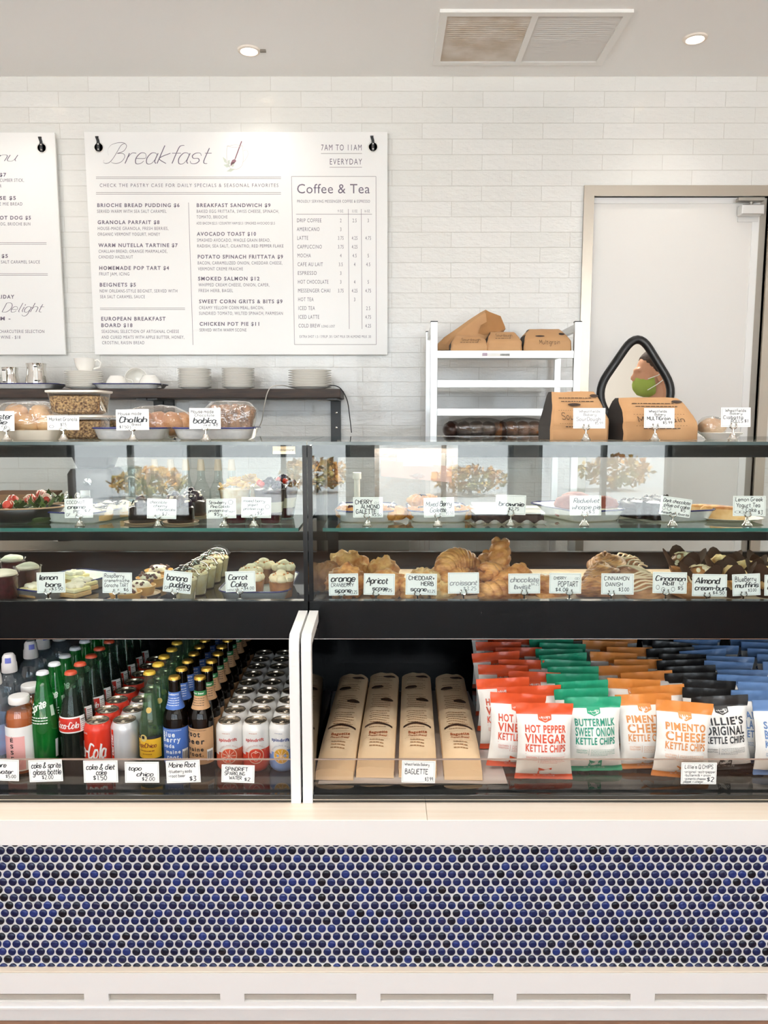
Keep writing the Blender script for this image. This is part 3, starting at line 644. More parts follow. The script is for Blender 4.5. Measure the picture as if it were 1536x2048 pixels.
pitcher(22, 35, 735, 'small polished steel milk pitcher on the enamel tray', -.05); pitcher(75, 43, 727, 'large polished steel milk pitcher on the enamel tray', .5)
zt = ZS1 + .0055
cup('white cup turned upside down at the near end of the cup tray', (X(234, 3.45, zt), 3.45, zt + .055), (math.pi, 0, 0), .05, .054); cup('white cup leaning on its side behind the other cups', (X(272, 3.5, zt), 3.5, zt + .052), (R(100), 0, R(20)), .05, .07)
cup('white cup turned upside down with its handle hidden, by the tray rim', (X(300, 3.44, zt), 3.44, zt + .056), (math.pi, 0, 2), .05, .055)
def cable(lab, pts, Y, m): tag(obj('cable', MB().tube([at(x, y, yy) for x, y, yy in pts], .0022, 6), m), lab, 'cable')
def spl(p):
    out = []
    for i in range(len(p) - 1):
        a, b, c, d = p[max(i - 1, 0)], p[i], p[i + 1], p[min(i + 2, len(p) - 1)]
        for j in range(6):
            t = j / 6; out.append(tuple(.5 * (2 * b[k] + (c[k] - a[k]) * t + (2 * a[k] - 5 * b[k] + 4 * c[k] - d[k]) * t * t + (3 * b[k] - a[k] - 3 * c[k] + d[k]) * t ** 3) for k in range(3)))
    return out + [p[-1]]
cable('thin pale cable hanging over the shelf edge between plate stacks', spl([(582, 774, 3.5), (565, 771, 3.4), (545, 773, 3.34), (535, 785, 3.335), (528, 815, 3.36), (524, 840, 3.45), (518, 855, 3.6)]), 0, mat('pale_cable', '#d8d2c8', .5))
cable('thin black cable dangling past the shelf end', spl([(655, 773, 3.45), (668, 771, 3.42), (682, 778, 3.36), (694, 800, 3.4), (699, 830, 3.5), (703, 865, 3.6)]), 0, M_blackmetal)
# ---------------------------------------------------------------- front counter with penny tiles
YF = 1.595
ZC = at(768, 1640, YF).z; ZC0 = at(768, 1690, YF).z; ZT1 = at(768, 1932, YF + .012).z; ZT2 = at(768, 1942, YF).z
ZSL1, ZSL0 = at(768, 1983, YF).z, at(768, 1999, YF).z; ZBB = at(768, 2013, YF).z
XL, XR = -1.7, 1.7
ct = thing('service_counter', 'long white front counter clad in navy penny tiles', 'counter', (0, YF, 0))
M_beige = mat('pale_wood_laminate', '#f3e6d6', .3, color2='#eeddc9', scale=3, stretch=(.6, 30, 30)); M_base = mat('counter_white', '#f3f1ee', .4)
obj('countertop', MB().box(XL, .095, .0, .08, ZC - .02 , ZC).box(.0955, XR, .0, .08, ZC - .02, ZC), M_beige, ct, bevel=.0015)
obj('fascia_board', MB().box(XL, XR, .0008, .05, ZC0, ZC - .0202), M_base, ct)
obj('fascia_edge', MB().box(XL, XR, -.0012, .0006, ZC0, ZC - .001), M_base, ct)
obj('carcass', MB().box(XL, XR, .016, .9, .02, ZC0 - .001), M_base, ct)
obj('grout_bed', MB().box(XL, XR, .0125, .0155, ZT1, ZC0), mat('grout_white', '#efece8', .8), ct)
tl = MB(); rng = random.Random(5); PX = .02155; RZ = PX * .866; r_ = .0091; row = 0; z = ZC0 - .0015
while z > ZT1 - .004:
    x = XL + .02 + (row % 2) * PX / 2
    while x < XR - .02:
        if abs(x) < 1.1:
            q = rng.random(); mi = 0 if q < .42 else 1 if q < .72 else 2 if q < .86 else 3 if q < .95 else 4; rr_ = r_ * rng.uniform(.96, 1.03); dx, dz = rng.uniform(-.0004, .0004), rng.uniform(-.0004, .0004); lp = []
            for k, yy in ((1, .0125), (1, .0105), (.86, .0092), (.45, .0086)): lp.append([(x + dx + math.cos(a) * rr_ * k, yy, min(max(z + dz + math.sin(a) * rr_ * k, ZT1 + .001), ZC0 - .0005)) for a in (2 * math.pi * j / 16 for j in range(16))])
            k0 = len(tl.f); tl.loft(lp, mi, caps=False); tl.add([(p[0], p[1], p[2]) for p in lp[-1]], [tuple(range(16))], mi)
        x += PX
    z -= RZ; row += 1
fix_up(tl, Vector((0, -1, 0)))
obj('penny_tiles', tl, [mat('penny_%d' % i, c, .22, spec=.35) for i, c in enumerate(('#141a3c', '#16214f', '#101528', '#1b2b66', '#0d0f1a'))], ct)
obj('tile_ledge', MB().box(XL, XR, -.006, .016, ZT2, ZT1), M_beige, ct, bevel=.001)
b = MB().box(XL, XR, -.007, .03, ZSL1, ZT2 - .0005); xs = [(-60, 171), (220, 442), (490, 713), (761, 986), (1032, 1259), (1307, 1531), (1582, 1810)]
xw = [(X(a, YF, ZSL0), X(c, YF, ZSL0)) for a, c in xs]; prev = XL
for a, c in xw: b.box(prev, a, -.007, .03, ZSL0, ZSL1); prev = c
b.box(prev, XR, -.007, .03, ZSL0, ZSL1); b.box(XL, XR, -.007, .03, ZBB, ZSL0)
obj('base_panel', b, M_base, ct)
for a, c in xw: obj('vent_slot', MB().box(a, c, .001, .03, ZSL0, ZSL0 + .012).box(a, c, .0285, .0295, ZSL0, ZSL1), mat('slot_grey', '#b9b0a4', .7), ct)
obj('base_moulding', MB().box(XL, XR, -.0095, .03, .045, ZBB - .0005).box(XL, XR, .0055, .03, .0, .0445), M_base, ct, bevel=.001)

# ---------------------------------------------------------------- the two refrigerated display cases
YG, YK = 1.88, 2.46
ZT = at(768, 883.5, YG).z; ZF1, ZF0 = at(768, 1201, YG).z, at(768, 1278, YG).z; ZSH = at(768, 1056, 1.95).z; ZD = ZF1 - .028
ZW = at(460, 1437, 1.81).z - .1225; ZR = at(768, 1520, 1.698).z
G_case = glass('case_glass', '#fafdfc', .95); G_edge = mat('glass_edge', '#2d6d66', .1, coat=.5); G_edged = mat('glass_edge_dark', '#3c4a4a', .15)
M_gloss = mat('gloss_black', '#060708', .06, coat=.6); M_case = mat('case_black', '#090b0d', .22, spec=.16)
def case(xa, xb, lab):
    o = thing('display_case', lab, 'display case', ((xa + xb) / 2, YG, ZC)); cx_, cy_, cz_ = o.location
    def P(name, m, mt, **k):
        m.v = [Vector((v.x - cx_, v.y - cy_, v.z - cz_)) for v in m.v]; return obj(name, m, mt, o, **k)
    P('top_glass', MB().box(xa, xb, YG, YK, ZT - .007, ZT), G_case, smooth=False)
    P('top_glass_edge', MB().box(xa, xb, YG - .001, YG, ZT - .008, ZT).box(xa, xb, YK, YK + .001, ZT - .008, ZT), G_edged)
    P('front_glass', MB().box(xa, xb, YG, YG + .006, ZF1 - .01, ZT - .0075), G_case, smooth=False)
    for xe, s_ in ((xa, 1), (xb, -1)): P('end_glass', MB().box(min(xe, xe + s_ * .006), max(xe, xe + s_ * .006), YG + .0065, YK, ZD, ZT - .0075), G_case, smooth=False)
    P('glass_shelf', MB().box(xa + .03, xb - .03, 1.95, 2.38, ZSH - .009, ZSH), glass('shelf_glass', '#e3f1ee', 1.6), smooth=False)
    P('shelf_edge', MB().box(xa + .03, xb - .03, 1.949, 1.95, ZSH - .009, ZSH), G_edge)
    P('shelf_bracket', MB().box(xa + .031, xa + .045, 2.38, 2.44, ZSH - .03, ZSH - .01).box(xb - .045, xb - .031, 2.38, 2.44, ZSH - .03, ZSH - .01), M_case)
    P('fascia', MB().box(xa, xb, YG - .006, YG + .02, ZF0, ZF1), M_case, bevel=.002)
    P('deck', MB().box(xa, xb, YG + .021, YK, ZF0 + .001, ZD), M_gloss)
    zb1, zb0 = ZT - .008, at(768, 914, 2.45).z; zr1, zr0, zp = at(768, 1063, 2.45).z, at(768, 1080, 2.45).z, at(768, 1103, 2.45).z
    P('rear_frame', MB().box(xa, xb, 2.43, YK, zb0, zb1).box(xa, xb, 2.44, YK, zr0, zr1).box(xa, xb, 2.44, YK, ZD, zp).box(xa + .007, xa + .04, 2.43, YK, zp, zb0).box(xb - .04, xb - .007, 2.43, YK, zp, zb0), M_case)
    P('canopy_light', MB().box(xa + .04, xb - .04, 2.405, 2.428, zb1 - .016, zb1 - .002), mat('light_bar_white', '#fff0dc', emit=3))
    lamp('canopy_lamp', 'AREA', ((xa + xb) / 2, 2.39, zb1 - .02), (R(-25), 0, 0), 5, (1, .9, .78), shape='RECTANGLE', size=xb - xa - .1, size_y=.02)
    P('shelf_light', MB().box(xa + .04, xb - .04, 2.382, 2.395, ZSH - .026, ZSH - .012), mat('light_bar_white', '#fff0dc', emit=3)); lamp('shelf_lamp', 'AREA', ((xa + xb) / 2, 2.38, ZSH - .03), (R(-25), 0, 0), 2.2, (1, .88, .74), shape='RECTANGLE', size=xb - xa - .1, size_y=.015)
    P('well_floor', MB().box(xa + .002, xb - .002, 1.69, 2.62, ZW - .03, ZW), M_gloss)
    P('well_back', MB().box(xa, xb, 2.62, 2.64, ZW, ZF0), M_case); P('well_roof', MB().box(xa, xb, 2.47, 2.62, ZF0 - .002, ZF0 + .02), M_case)
    P('front_sill', MB().box(xa + .024, xb - .024, 1.672, 1.695, ZC + .0005, ZW - .004), M_gloss, bevel=.002); P('trim_strip', MB().box(xa + .024, xb - .024, 1.6705, 1.6715, ZW - .016, ZW - .014).box(xa + .024, xb - .024, YG - .0085, YG - .0065, ZF0 + .002, ZF0 + .0035), M_chrome)
    P('price_rail', MB().box(xa + .024, xb - .024, 1.698, 1.7, ZW + .0005, ZR), glass('acrylic', '#f4f0ec', 1.3), smooth=False); P('rail_edge', MB().box(xa + .024, xb - .024, 1.6975, 1.7005, ZR, ZR + .003), mat('acrylic_edge', '#a08c80', .25))
    zb_, zt_ = at(600, 1272, 1.667).z, at(610, 1221, 1.87).z
    outer = [(1.667, ZC + .0005), (1.667, zb_ - .035), (1.670, zb_ - .012), (1.685, zb_), (1.87, zt_)]; inner = [(1.87, zt_ - .028), (1.70, zb_ - .026), (1.694, zb_ - .034), (1.6935, ZC + .0005)]
    for xe, s_ in ((xa, 1), (xb, -1)):
        x0, x1 = sorted((xe + s_ * .0015, xe + s_ * .0235)); pl = outer + inner; n = len(pl)
        P('end_panel', MB().add([(x0, y, z) for y, z in pl] + [(x1, y, z) for y, z in pl], [(i, i + 1, i + 1 + n, i + n) for i in range(n - 1)] + [(n - 1, 0, n, 2 * n - 1)] + [tuple(reversed(q)) if c_ else q for c_ in (0, 1) for q in [(c_ * n + 0, c_ * n + 1, c_ * n + 7, c_ * n + 8), (c_ * n + 1, c_ * n + 2, c_ * n + 6, c_ * n + 7), (c_ * n + 2, c_ * n + 3, c_ * n + 5, c_ * n + 6), (c_ * n + 3, c_ * n + 4, c_ * n + 5)]]), M_base, smooth=False)
        P('side_liner', MB().box(x0 + .004, x1, 1.702, 2.62, ZW, zb_ - .03), M_gloss)
    return o
caseL = case(-1.62, -.1885, 'glass display case with bottled drinks in its open lower well')
caseR = case(-.1865, 1.62, 'glass display case with baguettes and crisp bags in its lower well')
# joint strip, maker plate, light tube, deck liner
cr = caseR.location
cl_ = caseL.location; obj('joint_strip', MB().box(-.1995 - cl_.x, -.1885 - cl_.x, -.0008, -.0002, ZF1 - cl_.z, ZT - .009 - cl_.z), M_case, caseL)
obj('joint_strip', MB().box(-.1865 - cr.x, -.1755 - cr.x, -.0008, -.0002, ZF1 - cr.z, ZT - .009 - cr.z), M_case, caseR)
lt = at(714, 945, 2.36); l0 = at(714, 1052, 2.36)
obj('light_tube', MB().tube([(lt.x - cr.x, 2.36 - YG, ZSH + .001 - cr.z), (lt.x - cr.x, 2.36 - YG, lt.z - .02 - cr.z)], .009, 12).tube([(lt.x - cr.x, 2.36 - YG, lt.z - .0195 - cr.z), (lt.x - cr.x, 2.36 - YG, lt.z - cr.z)], .013, 12), mat('tube_white', '#e6e3dd', .4), caseR)
obj('deck_liner', MB().box(-.11 - cr.x, 1.3 - cr.x, .06, .53, ZD - cr.z, ZD + .003 - cr.z), mat('tan_liner', '#c6b196', .6), caseR)
c_ = caseL.location; p0, p1 = at(545, 893, 2.42), at(590, 908, 2.42)
pl = obj('maker_plate', MB().box(p0.x - c_.x, p1.x - c_.x, 2.424 - YG, 2.428 - YG, p1.z - c_.z, p0.z - c_.z), mat('plate_cream', '#d9c3a5', .5), caseL)
t_ = MB(); lay(t_, printed('structural'), lambda x, y: (p0.x + x * (p1.x - p0.x) - c_.x, 2.4235 - YG, p1.z + y * (p0.z - p1.z) - c_.z), .3, .95, .4, .3); obj('lettering', fix_up(t_, Vector((0, -1, 0))), M_ink, pl, smooth=False)
c_ = at(746, 1290, 2.3); cc = Vector(cr)
pg = thing('usb_plug', 'small white plug hanging under the case above the baguettes', 'plug', (c_.x, 2.0, ZF0)); dz = 0
s0 = at(746, 1287, 2.0)
obj('cord', MB().tube([(0, 0, -.002), (.002, 0, -.008), (0, 0, -.012)], .0015, 6), mat('tube_white', '#e6e3dd'), pg)
obj('plug_body', MB().box(-.0065, .0065, -.004, .004, -.024, -.011), mat('tube_white', '#e6e3dd'), pg, bevel=.001); obj('contact', MB().box(-.0048, .0048, -.0025, .0025, -.034, -.0245), mat('tube_white', '#e6e3dd'), pg)
pg.location.x = X(746, 2.0, ZF0)

# ---------------------------------------------------------------- rack behind the right case
YR = 3.2; xl, xr = X(868, YR, 1.6), X(1155, YR, 1.6); zs_ = [at(1000, y, YR).z for y in (701, 760, 817, 872)]; ztop = at(868, 644, YR).z
rk = thing('bakery_rack', 'open aluminium rack of paper bread bags beside the door', 'rack', ((xl + xr) / 2, YR, 0)); hx = (xr - xl) / 2
for sx in (-1, 1):
    for y in (0, .36): po = obj('post', MB().box(sx * hx - .014, sx * hx + .014, y, y + .026, 0, ztop), M_alu, rk, bevel=.001); obj('post_cap', MB().box(sx * hx - .0145, sx * hx + .0145, y - .0005, y + .0265, ztop, ztop + .004), M_blackmetal, po)
    obj('side_rail', MB().box(sx * hx - .008, sx * hx + .008, .027, .359, ztop - .035, ztop - .005), M_alu, rk)
shv = []
for i, z in enumerate(zs_ + [.95, .6, .25]): shv.append(obj('shelf', MB().box(-hx + .0145, hx - .0145, .004, .022, z - .03, z).box(-hx + .0145, hx - .0145, .022, .355, z - .012, z - .009), M_alu, rk, bevel=.001))
st = at(963, 706, YR); st2 = at(1021, 713, YR); rkl = Vector(rk.location); kid = shv[0]
sk = obj('sticker', MB().box(st.x - rkl.x, st2.x - rkl.x, .0028, .0036, st2.z, st.z), mat('label_white', '#efeeea', .5), kid)
m_ = MB(); w_ = st2.x - st.x
for i in range(5): m_.box(st.x - rkl.x + .004, st.x - rkl.x + w_ * .2, .0022, .0027, st2.z + .003 + i * .0025, st2.z + .0045 + i * .0025)
obj('print', m_, mat('label_red_blue', '#8d6b8e', .5), sk)
m_ = MB(); rng = random.Random(2); x = st.x - rkl.x + w_ * .65
while x < st2.x - rkl.x - .004: q = rng.choice((.0006, .001, .0014)); m_.box(x, x + q, .0022, .0027, st2.z + .003, st2.z + .011); x += q + .001
obj('barcode', m_, M_ink, sk)

def sack(lab, x, Y, z, w, d, h, tw, td, th=.0, seed=1, words=None, lean=.0, group=None, rz=0):
    """kraft bread bag: dark printed gussets, top folded over"""
    s = MB(); lv = [(0, 1, 1), (.14, 1.0, 1.0), (.42, .985, .97), (.72, .5 + .5 * tw * .99, .5 + .5 * td), (.93, tw, td), (1.0, tw * .94, td * .7)]
    def hd(t):
        for a, b in zip(lv, lv[1:]):
            if t <= b[0]: k = (t - a[0]) / (b[0] - a[0]); return (a[1] + (b[1] - a[1]) * k) * w / 2, (a[2] + (b[2] - a[2]) * k) * d / 2
        return w / 2 * tw, d / 2 * td
    def sh(t): return th * max(0, t - .42) ** 1.3
    lp = []
    for i in range(15):
        t = i / 14; a, b_ = hd(t); base = rrect(a, b_, .006, 1); dn = []
        for k in range(len(base)):
            p, q = base[k], base[(k + 1) % len(base)]; dn += [(p[0] + (q[0] - p[0]) * j / 5, p[1] + (q[1] - p[1]) * j / 5) for j in range(5)]
        lp.append([(px + .004 * noise.noise(Vector((px * 20, t * 4, seed))) * min(1, i / 3), py + sh(t) + .005 * noise.noise(Vector((px * 18, py * 18 + seed, t * 5))) * min(1, i / 3), t * h + .004 * (i > 8) * noise.noise(Vector((px * 15, seed, 3)))) for px, py in dn])
    s.loft(lp)
    for i, f_ in enumerate(s.f):
        a, b_, c_ = (s.v[j] for j in f_[:3]); n = (b_ - a).cross(c_ - a)
        if n.length and abs(n.normalized().x) > .8: s.m[i] = 1
    o = obj('bread_bag', s, [M_kraft, M_kraftdk], None, (x, Y, z), (0, 0, rz), ang=35); tag(o, lab, 'paper bag', group)
    if words:
        m_ = MB()
        def fn(u, v): a, b_ = hd(v); return (u * w / 2, -b_ + sh(v) - .0035, v * h)
        for g, x0, x1, yb, hh_ in words: lay(m_, g, fn, x0, x1, yb, hh_)
        obj('lettering', fix_up(m_, Vector((0, -1, 0))), mat('brown_ink', '#33241a', .7), o, smooth=False)
    return o
def dots(n=18): return ([(i * 1.0 + a, b) for i in range(n) for a, b in ((0, 0), (.5, 0), (.5, .3), (0, .3))], [(4 * i, 4 * i + 1, 4 * i + 2, 4 * i + 3) for i in range(n)], n)
def lens(n=14): p = [(1 + math.cos(2 * math.pi * i / n), .5 + .5 * math.sin(2 * math.pi * i / n)) for i in range(n)]; return (p, [tuple(range(n))], 2)
def fine(n, rng=random.Random(4)):
    V, Fc, x = [], [], 0
    for i in range(n): l = rng.uniform(1.2, 4); k = len(V); V += [(x, 0), (x + l, 0), (x + l, .8), (x, .8)]; Fc.append((k, k + 1, k + 2, k + 3)); x += l + .6
    return V, Fc, x
kk = lambda Y: Y * math.cos(PITCH) / F
def bagpx(lab, x0, x1, y0, z, Y, d, tw, td, th, seed, words, rz=0): w = (x1 - x0) * kk(Y); return sack(lab, X((x0 + x1) / 2, Y, z), Y + d / 2, z, w, d, at(768, y0, Y).z - z, tw, td, th, seed, words, rz=rz)
bw = lambda word, big=1: [(penned(word, .1), -.62, .62, .42, .13), (dots(), -.7, .7, .6, .02), (dots(), -.7, .7, .33, .02), (fine(8), -.5, .5, .26, .022), (fine(10), -.55, .6, .78, .02), (fine(10), -.6, .55, .85, .02), (lens(), .5, .8, .87, .07), (lens(), -.35, .1, .69, .06)]
Yt = 2.02
bagpx('kraft sourdough bag standing on the glass case top', 1096, 1216, 781, ZT + .0005, Yt, .12, .78, .45, .05, 1, bw('Sourdough'), .08)
bagpx('wide kraft multigrain bag on the glass case top', 1232, 1397, 794, ZT + .0005, Yt - .01, .12, .84, .4, .05, 2, bw('Multigrain'), .2)
zz = zs_[0] + .0005
bagpx('small kraft sourdough bag on the rack, in front of the tall open bag', 902, 976, 668, zz, 3.215, .12, .7, .5, .04, 3, [(penned('Sourdough', .1), -.4, .62, .62, .16), (fine(6), -.5, .5, .5, .03)])
bagpx('kraft sourdough bag in the middle of the rack shelf', 974, 1044, 660, zz, 3.215, .13, .72, .5, .05, 4, [(penned('Sourdough', .1), -.45, .5, .72, .14), (fine(6), -.5, .4, .6, .03)])
bagpx('kraft multigrain bag near the door end of the rack shelf', 1048, 1143, 654, zz, 3.215, .16, .7, .5, .05, 5, [(penned('Multigrain', .1), -.35, .5, .28, .18), (lens(), .5, .75, .68, .12), (lens(), -.5, -.1, .6, .08)])
# tall open bag lying on its side, mouth up
pts = [(875, 700), (874, 688), (890, 672), (915, 655), (940, 637), (962, 623), (972, 618), (984, 625), (1001, 631), (1013, 657), (1008, 664), (990, 675), (985, 700)]
Y0 = 3.36; ol = [at(x, y, Y0) for x, y in pts]; cc = sum(ol, Vector()) / len(ol); cc.z = zz
lp = [[(p.x - cc.x) * k, dy, max((p.z - cc.z) * (k * .5 + .5), 0)] for k, dy in ((.8, -.02), (.97, 0), (1, .05), (1, .12), (.85, .16)) for p in ol]; n = len(ol)
o = obj('bread_bag', MB().loft([[tuple(q) for q in lp[i * n:(i + 1) * n]] for i in range(5)]), M_kraft, None, (cc.x, Y0, zz), ang=30); tag(o, 'tall kraft bag with its mouth gaping open, behind the small bags on the rack', 'paper bag')
mo = [at(x, y, Y0) for x, y in ((970, 622), (984, 628), (999, 634), (1009, 656), (1003, 662), (985, 666), (968, 672), (955, 668), (960, 652), (972, 645))]
obj('mouth', MB().add([(p.x - cc.x, -.0225 - .004 * (i % 3), p.z - cc.z) for i, p in enumerate(mo)], [tuple(range(len(mo)))]), mat('kraft_inside', '#8a6136', .8, color2='#9a6d40', scale=10, bump=.002, bscale=20), o)

# ---------------------------------------------------------------- back counter with syrups
bc = thing('back_counter', 'steel work counter along the tiled wall behind the cases', 'counter', (-1.2, 3.3, 0)); ZB = .88
obj('worktop', MB().box(-1.3, 1.3, -.28, .345, ZB - .04, ZB), M_steel, bc); obj('cabinet', MB().box(-1.3, 1.3, -.25, .345, 0, ZB - .041), mat('oak_cabinet', '#8a6a4c', .5, color2='#7b5c40', scale=4, stretch=(2, 2, .3)), bc)
M_clear = glass('clear_glass', '#f6faf9', 1.3)
def syrup(px, colr, lab, Y=3.15):
    o = obj('syrup_bottle', MB().lathe([(0, 0), (.036, 0), (.038, .005), (.038, .17), (.034, .195), (.018, .23), (.015, .25), (.015, .285)], 24), M_clear, None, (X(px, Y, 1.0), Y, ZB + .0005)); tag(o, lab, 'bottle', 'syrup bottles on the back counter')
    obj('syrup', MB().lathe([(0, .004), (.035, .004), (.0355, .15), (0, .15)], 20), mat('syrup_' + colr[1:], colr, .2), o)
    obj('cap', MB().lathe([(0, .315), (.012, .315), (.014, .3), (.016, .275), (.017, .27)], 16), mat('syrup_cap', '#e8dcc6', .4), o)
    lb = obj('label', MB().lathe([(.0388, .045), (.0388, .12)], 24), mat('syrup_label', '#eadcc4', .6), o); m_ = MB()
    lay(m_, printed('MONIN'), lambda s, z: (.0394 * math.sin(s), -.0394 * math.cos(s), z), -.8, .8, .09, .016); obj('lettering', fix_up(m_, Vector((0, -1, 0))), M_ink, lb, smooth=False)
for i, (px, c) in enumerate(((312, '#c9ad86'), (344, '#d99a4e'), (374, '#d9a25a'), (404, '#8a5a33'), (438, '#caa77c'), (465, '#7d5335'))): syrup(px, c, 'syrup bottle on the back counter, %s along from the glass pitcher' % ['first', 'second', 'third', 'fourth', 'fifth', 'sixth'][i])
o = obj('glass_pitcher', MB().lathe([(0, .004), (.05, 0), (.056, .01), (.06, .1), (.056, .2), (.05, .24), (.056, .29), (.053, .29), (.047, .24), (.053, .2), (.057, .1), (.052, .014), (0, .012)], 28), M_clear, None, (X(266, 3.1, 1.1), 3.1, ZB + .0005), (0, 0, 1.5)); tag(o, 'tall glass pitcher on the back counter beside the syrups', 'pitcher')
obj('handle', MB().tube([(.052, 0, .24), (.1, 0, .23), (.1, 0, .1), (.058, 0, .08)], .006, 8), M_clear, o)
g = thing('coffee_grinder', 'dark upright coffee grinder behind the coconut pie', 'grinder', (X(196, 3.15, 1), 3.15, ZB + .0005)); M_dk = mat('grinder_dark', '#2a2523', .3)
obj('body', MB().rr([(.09, .09, .02, 0), (.09, .09, .02, .26), (.08, .08, .02, .28)]), M_dk, g); obj('hopper', MB().rr([(.06, .06, .02, .281), (.085, .085, .02, .36), (.085, .085, .02, .37)]), glass('smoky', '#6c625c', 1.2), g)
obj('spout', MB().box(-.02, .02, -.13, -.09, .17, .2).box(-.012, .012, -.125, -.1, .14, .17), M_chrome, g, bevel=.002); obj('knob', MB().lathe([(0, .012), (.016, .01), (.018, 0)], 16, M=Matrix.Translation((.0, -.09, .23)) @ Matrix.Rotation(R(90), 4, 'X')), M_chrome, g)
p = obj('utensil_pot', MB().lathe([(0, .003), (.06, 0), (.06, .12), (.064, .124), (.058, .122), (.056, .006), (0, .006)], 28), M_chrome, None, (X(130, 3.06, 1), 3.06, ZB + .0005)); tag(p, 'steel pot of spoons on the back counter', 'pot')
for i in range(4): obj('spoon', MB().tube([(.02 * math.cos(i * 1.7), .02 * math.sin(i * 1.7), .01), (.05 * math.cos(i * 1.7), .04 * math.sin(i * 1.7), .16)], .004, 6).blob((.053 * math.cos(i * 1.7), .042 * math.sin(i * 1.7), .17), (.013, .005, .018)), M_chrome, p)
bx = thing('storage_box', 'brown cardboard box on the back counter behind the strawberries', 'box', (X(45, 3.25, 1), 3.25, ZB + .0005)); obj('carton', MB().box(-.13, .13, -.1, .1, 0, .17), mat('carton', '#7c5a3e', .8), bx); obj('flap', MB().box(-.13, .13, -.102, -.1, .1, .17), mat('carton_flap', '#8c6a4b', .8), bx)
zb = obj('zip_bag', MB().grid(lambda u, v: ((u - .5) * .26, -.012 * math.sin(math.pi * u) * math.sin(math.pi * v) + .004 * noise.noise(Vector((u * 5, v * 5, 1))), v * .2), 10, 8).grid(lambda u, v: ((.5 - u) * .26, .012 * math.sin(math.pi * u) * math.sin(math.pi * v), v * .2), 10, 8), glass('bag_film', '#efeae6', 1.5, .15, body='#d8c8c0', bodyamt=.15, bump=.002, bscale=40), None, (X(832, 2.41, 1.15), 2.405, ZSH - .0)); tag(zb, 'clear zip bag with a pink strip at the back of the glass shelf', 'plastic bag')
obj('zip_strip', MB().grid(lambda u, v: ((u - .5) * .22, -.015 - .003 * math.sin(u * 9), .1 + v * .05 - u * .02), 10, 3), mat('pink_film', '#d6b0a6', .3), zb); obj('label', MB().box(-.06, .09, -.016, -.0145, .13, .17), mat('pale_pink_label', '#eaded6', .5), zb); zb.location.z = ZSH + .0005
# ---------------------------------------------------------------- price cards and their holders
M_cline = mat('card_line', '#8c9c94', .6); M_pen = mat('pen_ink', '#20242a', .6); M_pengrey = mat('pen_ink_faded', '#9a9a9c', .6)
def make_holder():
    o = thing('card_holder', 'h', 'card holder')
    obj('base', MB().lathe([(0, 0), (.0125, 0), (.013, .003), (.0105, .006), (.0085, .008), (.006, .0155), (0, .016)], 18), M_chrome, o)
    obj('stem', MB().lathe([(.0028, .0155), (.0026, .024), (.0028, .0255)], 10), M_chrome, o)
    for s_ in (-1, 1):
        m_ = MB()
        for y in (-.0022, .0022): m_.tube([(0, 0, .025), (s_ * .004, y, .0255), (s_ * .0075, y, .0285), (s_ * .0078, y, .032), (s_ * .0055, y, .034), (s_ * .0062, y, .0375)], [.0017, .0019, .002, .0019, .0016, .0019], 7)
        obj('clip', m_, M_chrome, o)
    return o
def card(px0, py0, px1, py1, Y, roll, lines, label, zb=None, hx=.5, faded=False, group=None, tilt=-5):
    c = at((px0 + px1) / 2, (py0 + py1) / 2, Y); a, b = at(px0, py0, Y), at(px1, py1, Y); w, h = (b.x - a.x), (a.z - b.z)
    k = abs(math.sin(R(roll))); w, h = w - h * k * .9, h - w * k * .9
    o = obj('price_card', MB().box(-w / 2, w / 2, -.0003, .0003, -h / 2, h / 2), M_card, None, c, (R(tilt), R(roll), 0), smooth=False); tag(o, label, 'price card', group)
    e = .0026; t = .0005; q = MB(); y = -.00045
    for x0, x1, z0, z1 in ((-w / 2 + e, w / 2 - e, h / 2 - e - t, h / 2 - e), (-w / 2 + e, w / 2 - e, -h / 2 + e, -h / 2 + e + t), (-w / 2 + e, -w / 2 + e + t, -h / 2 + e, h / 2 - e), (w / 2 - e - t, w / 2 - e, -h / 2 + e, h / 2 - e)): q.add([(x0, y, z0), (x1, y, z0), (x1, y, z1), (x0, y, z1)], [(0, 1, 2, 3)])
    obj('border_line', q, M_cline, o, smooth=False)
    m_ = MB()
    for s, xl, xr, yb, hh_, st in lines:
        g = {'s': lambda: penned(s, .15, .05, .25, True), 'p': lambda: penned(s, .15, .02, .05), 'b': lambda: penned(s, .16, .08, .2, True), 'k': lambda: penned(s, .17, .05, 0), 'o': None}[st]
        if st == 'o':
            pts = [(.5 + .5 * math.cos(i * .45), .5 + .5 * math.sin(i * .45)) for i in range(15)]; V, Fc = ribbon([pts], .1); lay(m_, (V, Fc, 1), lambda x, z: ((x - .5) * w, -.0006, (.5 - z) * h), xl, xr, yb, -hh_); continue
        lay(m_, g(), lambda x, z: ((x - .5) * w, -.0006, (.5 - z) * h), xl, xr, yb, -hh_)
    obj('lettering', fix_up(m_, Vector((0, -1, 0))), M_pengrey if faded else M_pen, o, smooth=False)
    if zb is not None:
        zl = c.z - h / 2 * math.cos(R(tilt)) - zb; hxw = X(px0 + (px1 - px0) * hx, Y, c.z); yy = Y + h / 2 * math.sin(R(-tilt)) * -1
        ho = instance('holder', make_holder, (hxw, Y - h / 2 * math.sin(R(-tilt)), zb), (0, 0, 0), 'small chrome card holder gripping the ' + label.split(' card')[0].replace('handwritten ', '') + ' card', 'chrome card holders'); ho.scale = (1, 1, max(.5, (zl + .011) / .0375))
    return o
zt_, zs2, zd = ZT + .0004, ZSH + .0004, ZD + .0034
